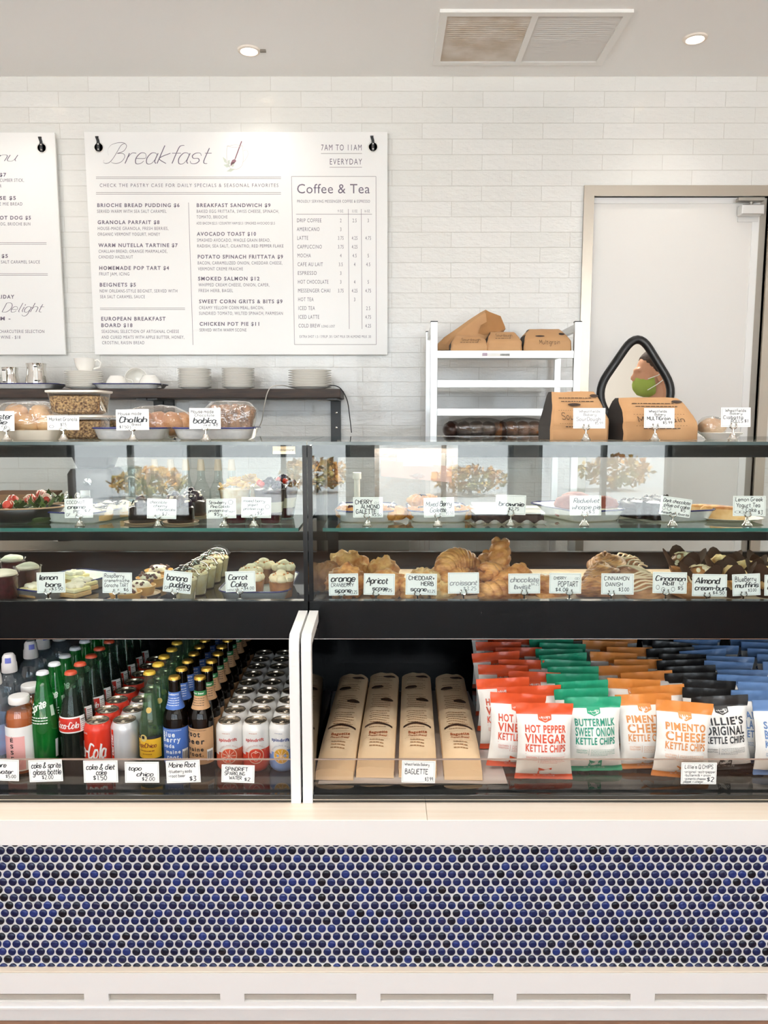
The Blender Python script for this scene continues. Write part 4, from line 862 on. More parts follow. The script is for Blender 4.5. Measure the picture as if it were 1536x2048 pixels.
card(-32, 822, 30, 862, 1.96, 0, [("Lobster", .05, .9, .4, .28, 's'), ("Pie", .3, .72, .66, .22, 's'), ("$9.50", .35, .75, .88, .14, 'p')], 'handwritten lobster pie card cut off by the picture edge on the case top', zt_, .72)
card(94, 831, 159, 860, 1.96, 0, [("Market Granola", .06, .95, .36, .22, 'p'), ("$7.5", .42, .6, .72, .2, 'p'), ("", .06, .2, .86, .2, 'o')], 'handwritten granola card on the case top', zt_, .5)
card(231, 818, 299, 861, 1.96, -1, [("House made", .07, .78, .27, .14, 'p'), ("Challah", .1, .92, .62, .26, 'b'), ("Bread", .48, .76, .78, .12, 'p'), ("$7.50", .1, .38, .9, .13, 'p')], 'handwritten challah card on the case top', zt_, .5)
card(378, 816, 442, 858, 1.96, 0, [("House made", .06, .78, .24, .16, 'p'), ("Chocolate", .18, .8, .4, .12, 'p'), ("babka", .12, .84, .72, .26, 's'), ("bread", .42, .68, .86, .1, 'p'), ("$8", .76, .92, .86, .14, 'p')], 'handwritten chocolate babka card on the case top', zt_, .52)
card(1147, 816, 1210, 857, 1.96, 0, [("Wheatfields", .18, .84, .22, .12, 'p'), ("Bakery", .32, .72, .38, .12, 'p'), ("SourDough", .1, .86, .62, .17, 'p'), ("$5.99", .68, .93, .8, .12, 'p')], 'handwritten faded sourdough card on the case top', zt_, .4, True)
card(1289, 816, 1348, 856, 1.96, 0, [("Wheatfields", .15, .75, .22, .12, 'p'), ("Bakery", .35, .7, .38, .12, 'p'), ("MULTIGrain", .1, .87, .6, .17, 'k'), ("$5.99", .62, .93, .8, .13, 'p')], 'handwritten multigrain card on the case top', zt_, .36)
card(1443, 815, 1500, 854, 1.96, 0, [("Wheatfields", .14, .85, .22, .14, 'p'), ("Bakery", .3, .72, .36, .11, 'p'), ("Ciabatta", .08, .76, .58, .16, 'p'), ("ROLLS $1", .34, .92, .77, .16, 'p')], 'handwritten ciabatta roll card on the case top', zt_, .42)
S1 = 1.985
card(128, 997, 187, 1036, S1, -1, [("COCONUT", .08, .72, .26, .15, 'p'), ("creme", .1, .72, .52, .2, 'b'), ("PIE", .32, .54, .76, .16, 'p'), ("$7", .7, .92, .7, .13, 'p'), ("GF", .06, .2, .9, .14, 'p')], 'handwritten coconut creme pie card', zs2, .52)
card(293, 997, 354, 1038, S1, 1.5, [("chocolate", .1, .66, .24, .14, 's'), ("cherry", .22, .66, .42, .14, 's'), ("cheesecake", .32, .95, .6, .14, 's'), ("$7-", .52, .78, .84, .16, 'p')], 'handwritten chocolate cherry cheesecake card', zs2, .37)
card(412, 997, 473, 1037, S1, -1, [("Strawberry", .08, .66, .26, .15, 's'), ("Pina Colada", .14, .78, .46, .14, 's'), ("protein cup", .08, .72, .66, .14, 's'), ("$5-", .26, .52, .86, .16, 'p'), ("", .74, .9, .3, .22, 'o'), ("vegan!", .74, .96, .7, .1, 'p')], 'handwritten strawberry pineapple protein cup card', zs2, .6)
card(482, 994, 543, 1036, S1, 1, [("mixed berry", .06, .78, .24, .13, 's'), ("yogurt", .2, .54, .42, .13, 's'), ("protein cup", .08, .74, .62, .13, 's'), ("$5-", .54, .78, .84, .15, 'p'), ("", .8, .95, .56, .2, 'o')], 'handwritten mixed berry yogurt cup card', zs2, .42)
card(706, 994, 766, 1035, S1, -.5, [("CHERRY", .08, .64, .34, .2, 'k'), ("ALMOND", .26, .9, .56, .18, 'k'), ("GALETTE", .1, .78, .8, .19, 'k'), ("$5.50", .64, .95, .93, .12, 'p'), ("", .72, .8, .34, .1, 'o'), ("", .84, .92, .34, .1, 'o')], 'handwritten cherry almond galette card', zs2, .47)
card(847, 994, 909, 1035, S1, -2, [("Mixed Berry", .07, .9, .44, .24, 's'), ("Galette", .2, .72, .74, .22, 's'), ("$5.50", .72, .97, .88, .14, 'p')], 'handwritten mixed berry galette card', zs2, .46)
card(991, 989, 1052, 1030, S1, 2, [("brownie", .1, .92, .56, .22, 'b'), ("$2.75", .44, .78, .78, .15, 'p')], 'handwritten brownie price card', zs2, .5)
card(1140, 991, 1202, 1031, S1, -.5, [("Redvelvet", .12, .92, .36, .22, 's'), ("whoopie pie", .07, .95, .68, .22, 's'), ("$3", .6, .8, .9, .16, 'p')], 'handwritten red velvet whoopie pie card', zs2, .47)
card(1318, 991, 1384, 1036, S1, 8, [("Dark chocolate", .08, .94, .3, .18, 's'), ("olive oil cake", .12, .94, .54, .18, 's'), ("$5", .68, .84, .72, .14, 'p'), ("", .08, .18, .74, .17, 'o'), ("", .24, .36, .74, .17, 'o'), ("#employee favorite", .06, .96, .92, .12, 's')], 'handwritten dark chocolate cake card, tipped to one side', zs2, .42)
card(1467, 992, 1530, 1032, S1, 0, [("Lemon Greek", .08, .92, .26, .19, 'p'), ("Yogurt Tea", .1, .84, .55, .2, 'p'), ("Cake", .4, .72, .78, .2, 'p'), ("$3", .77, .92, .9, .18, 'p'), ("", .06, .22, .86, .12, 'o'), ("", .2, .34, .86, .12, 'o')], 'handwritten lemon yogurt tea cake card', zs2, .45)
D1 = 1.935
card(72, 1144, 132, 1186, D1, -1.5, [("lemon", .08, .72, .36, .24, 'b'), ("bars", .3, .84, .7, .22, 'b'), ("$3.50", .52, .92, .88, .14, 'p')], 'handwritten lemon bars card', zd, .4)
card(204, 1145, 265, 1186, D1, .5, [("RaspBerry", .07, .74, .24, .17, 'p'), ("cremefraiche", .08, .92, .46, .15, 'p'), ("Ganache TART", .07, .88, .7, .17, 'p'), ("$6", .72, .9, .9, .15, 'p')], 'handwritten raspberry ganache tart card', zd, .47)
card(324, 1140, 386, 1188, D1, 6, [("banana", .1, .84, .44, .28, 'b'), ("pudding", .24, .96, .74, .26, 'b'), ("$3.50", .56, .84, .88, .13, 'p'), ("GF", .06, .22, .88, .13, 'p')], 'handwritten banana pudding card', zd, .42)
card(450, 1142, 512, 1184, D1, -1.5, [("Carrot", .1, .72, .4, .24, 'b'), ("Cake", .18, .7, .74, .24, 'b'), ("$4.00", .62, .95, .9, .14, 'p'), ("walnut free", .06, .44, .92, .08, 'p')], 'handwritten carrot cake card', zd, .48)
card(657, 1147, 717, 1191, D1, -1, [("orange", .08, .88, .36, .28, 'b'), ("CRANBERRY", .08, .84, .6, .16, 'p'), ("scone", .2, .74, .86, .2, 'b'), ("$3.25", .7, .96, .92, .13, 'p')], 'handwritten orange cranberry scone card', zd, .44)
card(727, 1147, 790, 1190, D1, 1, [("Apricot", .08, .76, .46, .28, 'b'), ("scone", .28, .76, .78, .2, 'b'), ("$3.25", .62, .92, .84, .13, 'p')], 'handwritten apricot scone card', zd, .4)
card(811, 1147, 874, 1190, D1, 1, [("CHEDDAR+", .1, .94, .3, .18, 'k'), ("HERB", .5, .9, .56, .18, 'k'), ("scone", .16, .66, .82, .2, 'b'), ("$3.25", .7, .95, .88, .12, 'p')], 'handwritten cheddar and herb scone card', zd, .38)
card(896, 1145, 958, 1187, D1, -.5, [("croissant", .06, .92, .6, .24, 's'), ("$3.25", .5, .92, .84, .16, 'p')], 'handwritten faded croissant card', zd, .5, True)
card(1017, 1147, 1080, 1187, D1, -.5, [("chocolate", .06, .94, .42, .24, 'b'), ("twist", .16, .68, .76, .24, 'b'), ("$4.25", .72, .97, .6, .14, 'p')], 'handwritten chocolate twist card', zd, .5, True)
card(1099, 1146, 1162, 1187, D1, .5, [("CHERRY", .14, .52, .32, .14, 'p'), ("POPTART", .28, .9, .66, .24, 'p'), ("$4.00", .2, .6, .9, .18, 'p'), ("", .8, .88, .32, .1, 'o'), ("", .86, .94, .32, .1, 'o')], 'handwritten cherry toaster tart card', zd, .63)
card(1203, 1147, 1267, 1189, D1, .5, [("CINNAMON", .09, .86, .32, .18, 'p'), ("DANISH", .14, .66, .6, .17, 'p'), ("$3.00", .54, .86, .84, .17, 'p')], 'handwritten cinnamon danish card', zd, .3)
card(1306, 1144, 1373, 1187, D1, 1, [("Cinnamon", .08, .94, .4, .22, 'b'), ("Roll", .3, .6, .62, .18, 'b'), ("$5", .74, .9, .82, .16, 'p'), ("", .1, .2, .82, .2, 'o'), ("", .26, .36, .92, .2, 'o'), ("", .55, .65, .9, .2, 'o'), ("", .78, .9, .6, .18, 'o')], 'handwritten cinnamon roll card', zd, .38)
card(1385, 1148, 1453, 1193, D1, 1, [("Almond", .08, .78, .42, .26, 'b'), ("cream-bun", .08, .98, .72, .22, 'b'), ("$4.50", .6, .94, .9, .14, 'p')], 'handwritten almond cream bun card', zd, .42)
card(1465, 1147, 1520, 1192, D1, -2.5, [("BlueBerry", .1, .86, .34, .22, 'p'), ("muffins", .1, .92, .62, .22, 'b'), ("$3.00", .56, .86, .82, .13, 'p')], 'handwritten blueberry muffin card', zd, .4)
card(1530, 1150, 1592, 1191, D1, 0, [("Chocolate", .1, .9, .4, .2, 'p'), ("muffins", .1, .9, .7, .22, 'b')], 'handwritten chocolate muffin card cut off by the picture edge beside the blueberry muffins', zd, .5)
YRL = 1.6955
def rail(*a): card(*a, None, tilt=-1)
def rcard(a, b, c, d, roll, lines, lab): card(a, b, c, d, YRL, roll, lines, lab, None, tilt=-2)
rcard(-33, 1518, 40, 1562, 2, [("pure", .3, .62, .36, .22, 's'), ("water", .36, .82, .66, .2, 's'), ("$5.00", .62, .92, .86, .15, 'p')], 'handwritten water card cut off by the picture edge on the acrylic rail')
rcard(56, 1519, 127, 1564, -2, [("coke & sprite", .08, .95, .36, .24, 's'), ("glass bottle", .12, .95, .66, .24, 's'), ("$2.00", .38, .72, .88, .18, 'p')], 'handwritten glass bottle card on the acrylic rail')
rcard(166, 1521, 237, 1565, -.5, [("coke & diet", .08, .9, .4, .24, 's'), ("coke", .36, .66, .64, .22, 's'), ("$1.50", .28, .68, .88, .2, 'p')], 'handwritten cola can card on the acrylic rail')
rcard(249, 1524, 319, 1565, 0, [("topo", .1, .48, .4, .2, 's'), ("chico", .34, .82, .68, .2, 's'), ("$2.00", .5, .88, .9, .17, 'p')], 'handwritten mineral water card on the acrylic rail')
rcard(331, 1520, 402, 1566, -2, [("Maine Root", .08, .86, .3, .22, 's'), ("-blueberry soda", .06, .76, .54, .13, 'p'), ("-root beer", .06, .56, .74, .13, 'p'), ("$3", .68, .88, .92, .2, 'p')], 'handwritten bottled soda card on the acrylic rail')
rcard(442, 1529, 510, 1566, 2, [("SPINDRIFT", .12, .8, .34, .2, 'k'), ("SPARKLING", .1, .72, .58, .18, 'k'), ("WATER", .24, .62, .82, .18, 'k'), ("$2", .7, .88, .88, .18, 'p')], 'handwritten sparkling water card on the acrylic rail')
rcard(803, 1521, 871, 1566, 1.5, [("Wheatfields Bakery", .08, .82, .22, .12, 'p'), ("BAGUETTE", .1, .78, .6, .22, 'p'), ("$3.99", .7, .94, .9, .16, 'p')], 'handwritten baguette card on the acrylic rail')
rcard(1363, 1525, 1432, 1568, .5, [("Lillie's Q CHIPS", .1, .9, .28, .17, 'p'), ("-original -salt+pepper", .08, .97, .48, .11, 'p'), ("-buttermilk + onion", .1, .84, .64, .11, 'p'), ("-pimento cheese", .1, .7, .8, .11, 'p'), ("pepper + vinegar", .08, .64, .93, .11, 'p'), ("$2", .74, .94, .88, .2, 'p')], 'handwritten kettle crisp card on the acrylic rail')
# ---------------------------------------------------------------- food
M_gold = mat('golden_pastry', '#b56c2a', .5, color2='#e6b06a', scale=38, bump=.004, bscale=70); M_croi = mat('croissant_crust', '#9c5520', .38, color2='#e0a25e', scale=24, bump=.003, bscale=60, stretch=(1.5, 1, 3))
M_scone = mat('scone_crust', '#c98a3e', .65, color2='#efcf96', scale=42, bump=.006, bscale=55); M_brown = mat('brown_crust', '#7e4a22', .5, color2='#a8703a', scale=30, bump=.0015, bscale=60)
M_dough = mat('galette_dough', '#b06a2c', .5, color2='#d0954e', scale=26, bump=.0015, bscale=50); M_choc = mat('dark_chocolate', '#1f1310', .25, coat=.2); M_cake = mat('chocolate_cake', '#2a1812', .75, color2='#3b241a', scale=60, bump=.002, bscale=90)
M_cream = mat('whipped_cream', '#f3e7cf', .55, bump=.001, bscale=60, scale=50); M_white = MATS['white_paint']; M_frost = mat('frosting', '#f1d9ae', .5, color2='#f7e8cb', scale=30, bump=.001, bscale=80)
M_berry = mat('dark_berries', '#191522', .3, color2='#37243a', scale=60); M_cherry = mat('cherry_filling', '#4a1420', .2); M_paper = mat('white_paper', '#efece6', .7); M_tulip = mat('brown_tulip_paper', '#3c2416', .8)
M_red = mat('strawberry_red', '#b8301c', .3, bump=.0006, bscale=300, scale=300); M_leafg = mat('salad_leaf', '#4d6325', .5, color2='#2c3f17', scale=30); M_plum = mat('berry_yogurt', '#4a2632', .4, color2='#3a1c28', scale=20)
M_film = glass('wrap_film', '#fbf9f6', 3.6, .08, body='#e8ddd0', bodyamt=.06, bump=.006, bscale=45); M_cupg = glass('cup_plastic', '#fbfbfa', 1.6, .04)
M_gran = mat('granola', '#54392a', .7, color2='#c4a374', scale=170, bump=.004, bscale=190, detail=2); M_jam = mat('whoopie_red', '#7c3b2c', .7, color2='#915040', scale=50, bump=.001)
M_almond = mat('sliced_almond', '#f0dfbd', .6); M_yellow = mat('lemon_curd', '#f1dc96', .45, color2='#f8ecc4', scale=20); M_tea = mat('tea_cake', '#d6a565', .6, color2='#e5c088', scale=40, bump=.001)
def pos(px, Y, z): return (X(px, Y, z), Y, z)
def paper(loc, r, lab, rz=0, sy=1.0): o = obj('paper_liner', MB().lathe([(0, .0015), (r * .7, .0015), (r, .009), (r * .99, .0095), (r * .7, .0022), (0, .0022)], 40, sy=sy, wob=lambda a, z: .04 * math.sin(a * 18) * (z > .005)), M_paper, None, loc, (0, 0, rz)); return tag(o, lab, 'paper liner')
def lump(name, lab, cat, loc, r, m, seed, amp=.15, rot=0, group=None, fr=1.2, zc=None, nu=24, nv=16):
    o = obj(name, MB().blob((0, 0, zc if zc is not None else r[2] * .8), r, seed, amp, fr, nu, nv, 0, 0.0), m, None, loc, (0, 0, rot), ang=80); return tag(o, lab, cat, group)

# --- on the glass top of the left case
tb = obj('paper_tray', MB().rr([(.09, .07, .02, 0), (.105, .08, .025, .026), (.102, .077, .023, .026), (.088, .068, .02, .003)]), mat('cream_tray', '#d9d0be', .6), None, pos(62, 2.07, ZT + .0005)); tag(tb, 'cream paper tray under the bag of rolls', 'tray')
bg_ = thing('roll_bag', 'clear plastic bag of golden rolls on the cream tray', 'bag of rolls', pos(58, 2.06, ZT + .004))
for i, (x, y, z, r) in enumerate(((-.06, -.01, .035, .036), (.0, -.02, .035, .037), (.055, .0, .035, .034), (-.03, .0, .066, .03), (.03, .01, .064, .03))): obj('roll', MB().blob((x, y, z), (r, r, r * .85), i, .05), mat('soft_roll', '#b98652', .45, color2='#dcb888', scale=14), bg_)
obj('wrap', MB().blob((0, 0, .048), (.112, .06, .05), 8, .12, 1.5, 28, 16).blob((.092, .0, .06), (.035, .02, .04), 9, .4, 2, 14, 10), M_film, bg_)
def tub(lab, loc):
    t = thing('granola_tub', lab, 'granola tub', loc, 0, 'granola tubs'); t.scale.z = .9
    obj('container', MB().rr([(.058, .045, .02, 0), (.062, .049, .022, .004), (.07, .057, .026, .064), (.071, .058, .026, .066)], 0, 6, False), M_cupg, t)
    obj('granola', MB().rr([(.05, .04, .02, .002), (.06, .047, .022, .008), (.066, .053, .024, .045), (.066, .053, .024, .054), (.04, .03, .02, .059)], 0, 8), M_gran, t)
    obj('lid', MB().rr([(.0735, .0605, .028, .064), (.0755, .0625, .028, .066), (.0755, .0625, .028, .071), (.069, .056, .024, .0715), (.068, .055, .024, .069)], 0, 6), mat('clear_lid', '#ece4d8', .25), t); return t
tub('lower granola tub of the pair, behind the granola card', pos(162, 2.08, ZT + .0005)); tub('upper granola tub stacked on another', pos(161, 2.08, ZT + .0655)); tub('single granola tub standing behind the stacked pair', pos(200, 2.24, ZT + .0005))
tray('enamel_tray', 'enamel tray carrying the wrapped challah', 'tray', .098, .1, .031, pos(276, 2.1, ZT + .0005)); tray('enamel_tray', 'enamel tray carrying the chocolate babka', 'tray', .108, .1, .031, pos(436, 2.1, ZT + .0005), .06)
t = thing('challah_loaf', 'glossy golden challah loaf wrapped in film', 'bread', pos(318, 2.1, ZT + .0055), .3)
m_ = MB()
for i in range(5): m_.blob((-.07 + i * .035, (-1) ** i * .008, .036), (.032, .036, .034), i, .06, 1, 18, 12)
obj('loaf', m_, mat('challah_crust', '#9c5f30', .3, color2='#c48d55', scale=12), t); obj('wrap', MB().blob((0, 0, .042), (.1, .054, .045), 4, .1, 1.4, 26, 14), M_film, t)
t = thing('babka_loaf', 'dark swirled babka loaf wrapped in crinkled film', 'bread', pos(463, 2.1, ZT + .0055), .15)
m_ = MB().rr([(.052, .04, .02, 0), (.06, .045, .02, .05), (.062, .046, .02, .062)])
for i in range(4): m_.blob((-.042 + i * .028, (-1) ** i * .01, .066), (.026, .034, .022), i + 3, .2, 1.4)
obj('loaf', m_, mat('babka_swirl', '#4a2e20', .5, color2='#a47a55', scale=26, stretch=(3, 1, 1), bump=.002), t); obj('wrap', MB().rr([(.054, .043, .02, 0), (.068, .052, .02, .05), (.07, .054, .02, .075), (.05, .04, .02, .095), (.02, .02, .01, .098)], 0, 7), M_film, t)
o = obj('plate', plate_mesh(.058, .017), M_por, None, pos(1440, 2.08, ZT + .0005), ang=60); tag(o, 'small white plate under the ciabatta roll', 'plate')
t = thing('ciabatta_roll', 'floury ciabatta roll wrapped in film on the small plate', 'bread roll', pos(1422, 2.08, ZT + .0075)); obj('roll', MB().blob((0, 0, .024), (.036, .034, .026), 5, .1), mat('ciabatta_crust', '#c99c72', .6, color2='#ead2b2', scale=20), t); obj('wrap', MB().blob((0, 0, .026), (.041, .039, .03), 6, .12, 1.6), M_film, t)
# --- wrapped loaves on the lower rack shelf
for i, (px, w_) in enumerate(((952, .105), (1045, .1))):
    t = thing('wrapped_loaf', ['dark chocolate loaf in shiny film on the low rack shelf', 'braided brown loaf in film on the low rack shelf'][i], 'bread', pos(px, 3.3, zs_[3] - .0085)); m_ = MB()
    for k in range(5): m_.blob((-w_ + k * w_ / 2, 0, .034), (w_ * .36, .06, .036), k + i * 7, .1)
    obj('loaf', m_, mat('loaf_dark' if i == 0 else 'loaf_brown', '#23140f' if i == 0 else '#4f2f1b', .35, color2='#3d231a' if i == 0 else '#8b5a34', scale=18), t); obj('wrap', MB().blob((0, 0, .04), (w_ * 1.32, .07, .045), i + 2, .08, 1.5, 28, 14), M_film, t)

# --- glass shelf, left case
M_bowl = mat('black_platter', '#121212', .3)
for i, (px, Y, w_) in enumerate(((38, 2.06, .12), (105, 2.2, .11))):
    o = obj('platter', MB().lathe([(0, .002), (w_ * .6, 0), (w_ * .8, .008), (w_, .04), (w_ * .98, .042), (w_ * .78, .012), (w_ * .5, .006), (0, .006)], 36, sy=.55), M_bowl, None, pos(px, Y, ZSH + .0005), (0, 0, .1), ang=60); tag(o, ['black oval platter of strawberry salad nearest the front glass', 'black oval platter of strawberry salad behind the first'][i], 'platter')
    obj('rim', MB().ring([(w_ * math.cos(a), w_ * .55 * math.sin(a), .042) for a in (2 * math.pi * k / 36 for k in range(36))], .002, 6), mat('platter_rim', '#b08d6a', .35), o)
    rng = random.Random(i + 3); m_ = MB()
    for k in range(90):
        a, q = rng.uniform(0, 6.28), rng.uniform(0, .72); x, y = w_ * q * math.cos(a), w_ * .5 * q * math.sin(a); d = Vector((rng.uniform(-1, 1), rng.uniform(-1, 1), rng.uniform(.2, 1.2))).normalized() * rng.uniform(.018, .038); s_ = d.cross(Vector((0, 0, 1))).normalized() * .009; b_ = Vector((x, y, .022 + rng.uniform(0, .022)))
        m_.add([b_, b_ + d * .5 + s_, b_ + d, b_ + d * .5 - s_], [(0, 1, 2), (0, 2, 3)])
    sg = obj('salad_greens', m_, M_leafg, None, pos(px, Y, ZSH + .002)); tag(sg, ['green salad leaves heaped on the front platter', 'green salad leaves heaped on the rear platter'][i], 'salad', None, 'stuff')
    obj('salad_base', MB().blob((0, 0, .014), (w_ * .82, w_ * .43, .022), i, .1, 2), mat('salad_bed_green', '#38491f', .7), sg)  # solid green bed under the leaves
def strawberry():
    o = obj('strawberry', MB().lathe([(0, -.016), (.006, -.014), (.013, -.002), (.0145, .008), (.01, .014), (0, .016)], 16), M_red, None); tag(o, 's', 'strawberry')
    m_ = MB()
    for k in range(5): a = -.01 + k * .005; r = .0152 - abs(a) * .35; m_.ring([(r * math.cos(q), r * math.sin(q), a + .003 * math.sin(q * 3)) for q in (2 * math.pi * j / 16 for j in range(16))], .0011, 5)
    obj('drizzle', m_, mat('white_chocolate', '#f5e9d6', .4), o); return o
for i, (px, Y, z, lb) in enumerate(((18, 2.04, .047, 'strawberry nearest the picture edge on the front platter'), (24, 2.13, .052, 'drizzled strawberry at the back of the front platter'), (60, 2.17, .05, 'strawberry between the two platters of salad'), (92, 2.17, .052, 'large drizzled strawberry beside the coconut pie'), (84, 2.24, .056, 'drizzled strawberry at the rear of the far platter'))):
    instance('strawb', strawberry, pos(px, Y, ZSH + z), (1.2, .3 * i, i * 1.1), lb, 'strawberries on the salad')
tray('enamel_tray', 'enamel tray of coconut creme pies', 'tray', .086, .115, .03, pos(183, 2.13, ZSH + .0005), -.28)
def cream_pie(lab, px, Y, s_, rz):
    t = thing('coconut_pie', lab, 'pie', pos(px, Y, ZSH + .0055), rz); obj('crust', MB().lathe([(0, 0), (.03 * s_, 0), (.036 * s_, .014), (.033 * s_, .015), (0, .012)], 24, wob=lambda a, z: .03 * math.sin(a * 12)), M_tea, t)
    m_ = MB(); rng = random.Random(int(px))
    for k in range(7): a = k * .9; m_.blob((.02 * s_ * math.cos(a) * (k < 6), .02 * s_ * math.sin(a) * (k < 6), .022 + .009 * (k == 6)), (.017 * s_, .017 * s_, .014), k, .2, 1.2, 12, 8)
    obj('cream', m_, M_cream, t)
    obj('chocolate_drizzle', MB().tube([(.034 * s_ * math.sin(k * 1.05) * (1 - k / 40), -.03 * s_ + k * .003 * s_, .037 + .004 * math.sin(k * 2.1)) for k in range(20)], .0016, 6), M_choc, t)
cream_pie('coconut pie at the front of its tray, half hidden by its card', 200, 2.07, 1.0, 0); cream_pie('coconut pie in the middle of its tray', 216, 2.14, 1.0, 1); cream_pie('coconut pie at the far corner of its tray', 250, 2.16, 1.05, 2)
def cheesecake():
    t = thing('cheesecake', 'c', 'cheesecake'); obj('cake', MB().lathe([(0, 0), (.034, 0), (.036, .004), (.035, .04), (.03, .044), (0, .045)], 28), M_choc, t); obj('topping', MB().blob((.015, 0, .05), .014, 1, .2, 1, 10, 8).blob((-.014, .01, .05), .014, 2, .2, 1, 10, 8).blob((0, -.015, .05), .013, 3, .2, 1, 10, 8).blob((0, .002, .06), .013, 4, .2, 1, 10, 8), M_berry, t)
    m_ = MB(); [m_.blob((.02 * math.cos(k * 2.2), .02 * math.sin(k * 2.2), .056), (.009, .007, .005), k, .2, 1, 8, 6) for k in range(3)]; obj('cream_dab', m_, M_cream, t); obj('paper_disc', MB().lathe([(0, -.001), (.045, -.001), (.048, .003), (.045, 0)], 28), mat('gold_paper', '#b89a78', .5), t); return t
for px, Y, lb in ((285, 2.05, 'chocolate cheesecake at the near end, cut off by its card'), (362, 2.05, 'chocolate cheesecake in front, beside the pineapple cups'), (352, 2.16, 'chocolate cheesecake in the second rank'), (388, 2.2, 'chocolate cheesecake next to the pineapple cups'), (385, 2.3, 'chocolate cheesecake at the very back')): instance('cheesecake', cheesecake, pos(px, Y, ZSH + .0018), (0, 0, px), lb, 'chocolate cheesecakes')
def layered_cup(kind):
    t = thing('yogurt_cup', 'y', 'yogurt cup'); pr = [(.027, 0), (.029, .003), (.044, .096), (.0455, .0975)]
    obj('cup', MB().lathe([(0, .001)] + pr + [(.0475, .0985), (.0475, .1)], 30), M_cupg, t); rr_ = lambda z: .028 + z * .0155 / .095 - .0006
    lay_ = ((0.002, .03, M_cherry), (.03, .058, M_cream), (.058, .09, M_plum)) if kind == 'b' else ((.002, .026, M_cherry), (.026, .09, mat('oat_cream', '#d9b98c', .6, color2='#f0e2c4', scale=40)))
    for a, b_, m in lay_: obj('layer', MB().lathe([(0, a), (rr_(a), a), (rr_(b_), b_), (0, b_)], 26), m, t)
    rng = random.Random(4); m_ = MB()
    for k in range(26):
        a, q = rng.uniform(0, 6.28), rng.uniform(0, .036); z = .096 + .02 * (1 - q / .036)
        if kind == 'b': m_.blob((q * math.cos(a), q * math.sin(a), z), .0085, k, .1, 1, 9, 7)
        else: m_.blob((q * math.cos(a), q * math.sin(a), z), (.015, .008, .003), k, .2, 1, 8, 5, rot=(rng.uniform(-1, 1), rng.uniform(-1, 1), a))
    obj('topping', m_, M_berry if kind == 'b' else mat('pineapple_bits', '#e0be62', .5, color2='#d8b48c', scale=30), t)
    if kind == 'b': obj('raspberries', MB().blob((-.03, -.012, .105), .0085, 1, .2, 3, 9, 7).blob((-.026, .008, .108), .0085, 2, .2, 3, 9, 7), M_red, t)
    return t
for px, Y, lb in ((472, 2.05, 'pineapple cup in front with yellow fruit on top'), (503, 2.16, 'pineapple cup behind, topped with toasted coconut')): instance('cup_p', lambda: layered_cup('p'), pos(px, Y, ZSH + .0005), (0, 0, px), lb, 'pineapple protein cups')
for px, Y, lb in ((541, 2.05, 'berry yogurt cup in front with purple and cream layers'), (567, 2.16, 'berry yogurt cup behind, heaped with dark berries')): instance('cup_b', lambda: layered_cup('b'), pos(px, Y, ZSH + .0005), (0, 0, px), lb, 'mixed berry yogurt cups')

# --- glass shelf, right case
for px, w_, rz, lb in ((735, .082, 0, 'enamel tray of cherry almond galettes'), (873, .082, 0, 'enamel tray of mixed berry galettes')): tray('enamel_tray', lb, 'tray', w_, .11, .032, pos(px, 2.14, ZSH + .0005), rz)
pa = obj('parchment', MB().grid(lambda u, v: ((u - .5) * .15, (v - .5) * .19, .006 + .05 * max(0, abs(u - .5) * 2 - .8) + .11 * max(0, abs(v - .5) * 2 - .8)), 14, 14), M_paper, None, pos(735, 2.14, ZSH + .0005)); tag(pa, 'white parchment lining the cherry galette tray', 'paper')
def galette(fill):
    t = thing('galette', 'g', 'galette'); m_ = MB()
    for k in range(8): a = k * .785; m_.blob((.026 * math.cos(a), .026 * math.sin(a), .017), (.019, .016, .017), k + 3, .25, 1.5, 12, 8, rot=(0, 0, a))
    m_.lathe([(0, 0), (.034, 0), (.036, .01), (0, .012)], 20); obj('crust', m_, M_dough, t); f_ = MB()
    for k in range(7): a = k * 2.4; q = .004 * k ** .8; f_.blob((q * math.cos(a), q * math.sin(a), .022 + .006 * (k < 3)), .008, k, .2, 1, 9, 7)
    obj('fruit', f_, fill, t); return t
for px, Y, lb in ((703, 2.09, 'cherry galette at the near end of its tray'), (783, 2.08, 'cherry galette at the far end of its tray'), (742, 2.17, 'cherry galette hidden behind its card')): instance('gal_c', lambda: galette(M_cherry), pos(px, Y, ZSH + .007), (0, 0, px), lb, 'cherry almond galettes')
for px, Y, z, lb in ((842, 2.09, .0055, 'berry galette at the near end of its tray'), (846, 2.17, .03, 'berry galette piled up at the back of its tray'), (880, 2.12, .0055, 'berry galette in the middle of its tray'), (917, 2.1, .0055, 'berry galette at the far end of its tray')): instance('gal_b', lambda: galette(M_berry), pos(px, Y, ZSH + z), (0, 0, px), lb, 'mixed berry galettes')
def brownie():
    t = thing('brownie', 'b', 'brownie'); obj('cake', MB().box(-.048, .048, -.034, .034, .004, .026), M_cake, t, bevel=.003); obj('paper_top', MB().box(-.05, .05, -.036, .036, .0265, .032), M_paper, t, bevel=.002); obj('paper_base', MB().grid(lambda u, v: ((u - .5) * .11, (v - .5) * .08, .0005 + .012 * abs(math.sin(u * 9)) * (abs(v - .5) > .42) + .02 * max(0, abs(u - .5) * 2 - .85)), 16, 8), M_paper, t); return t
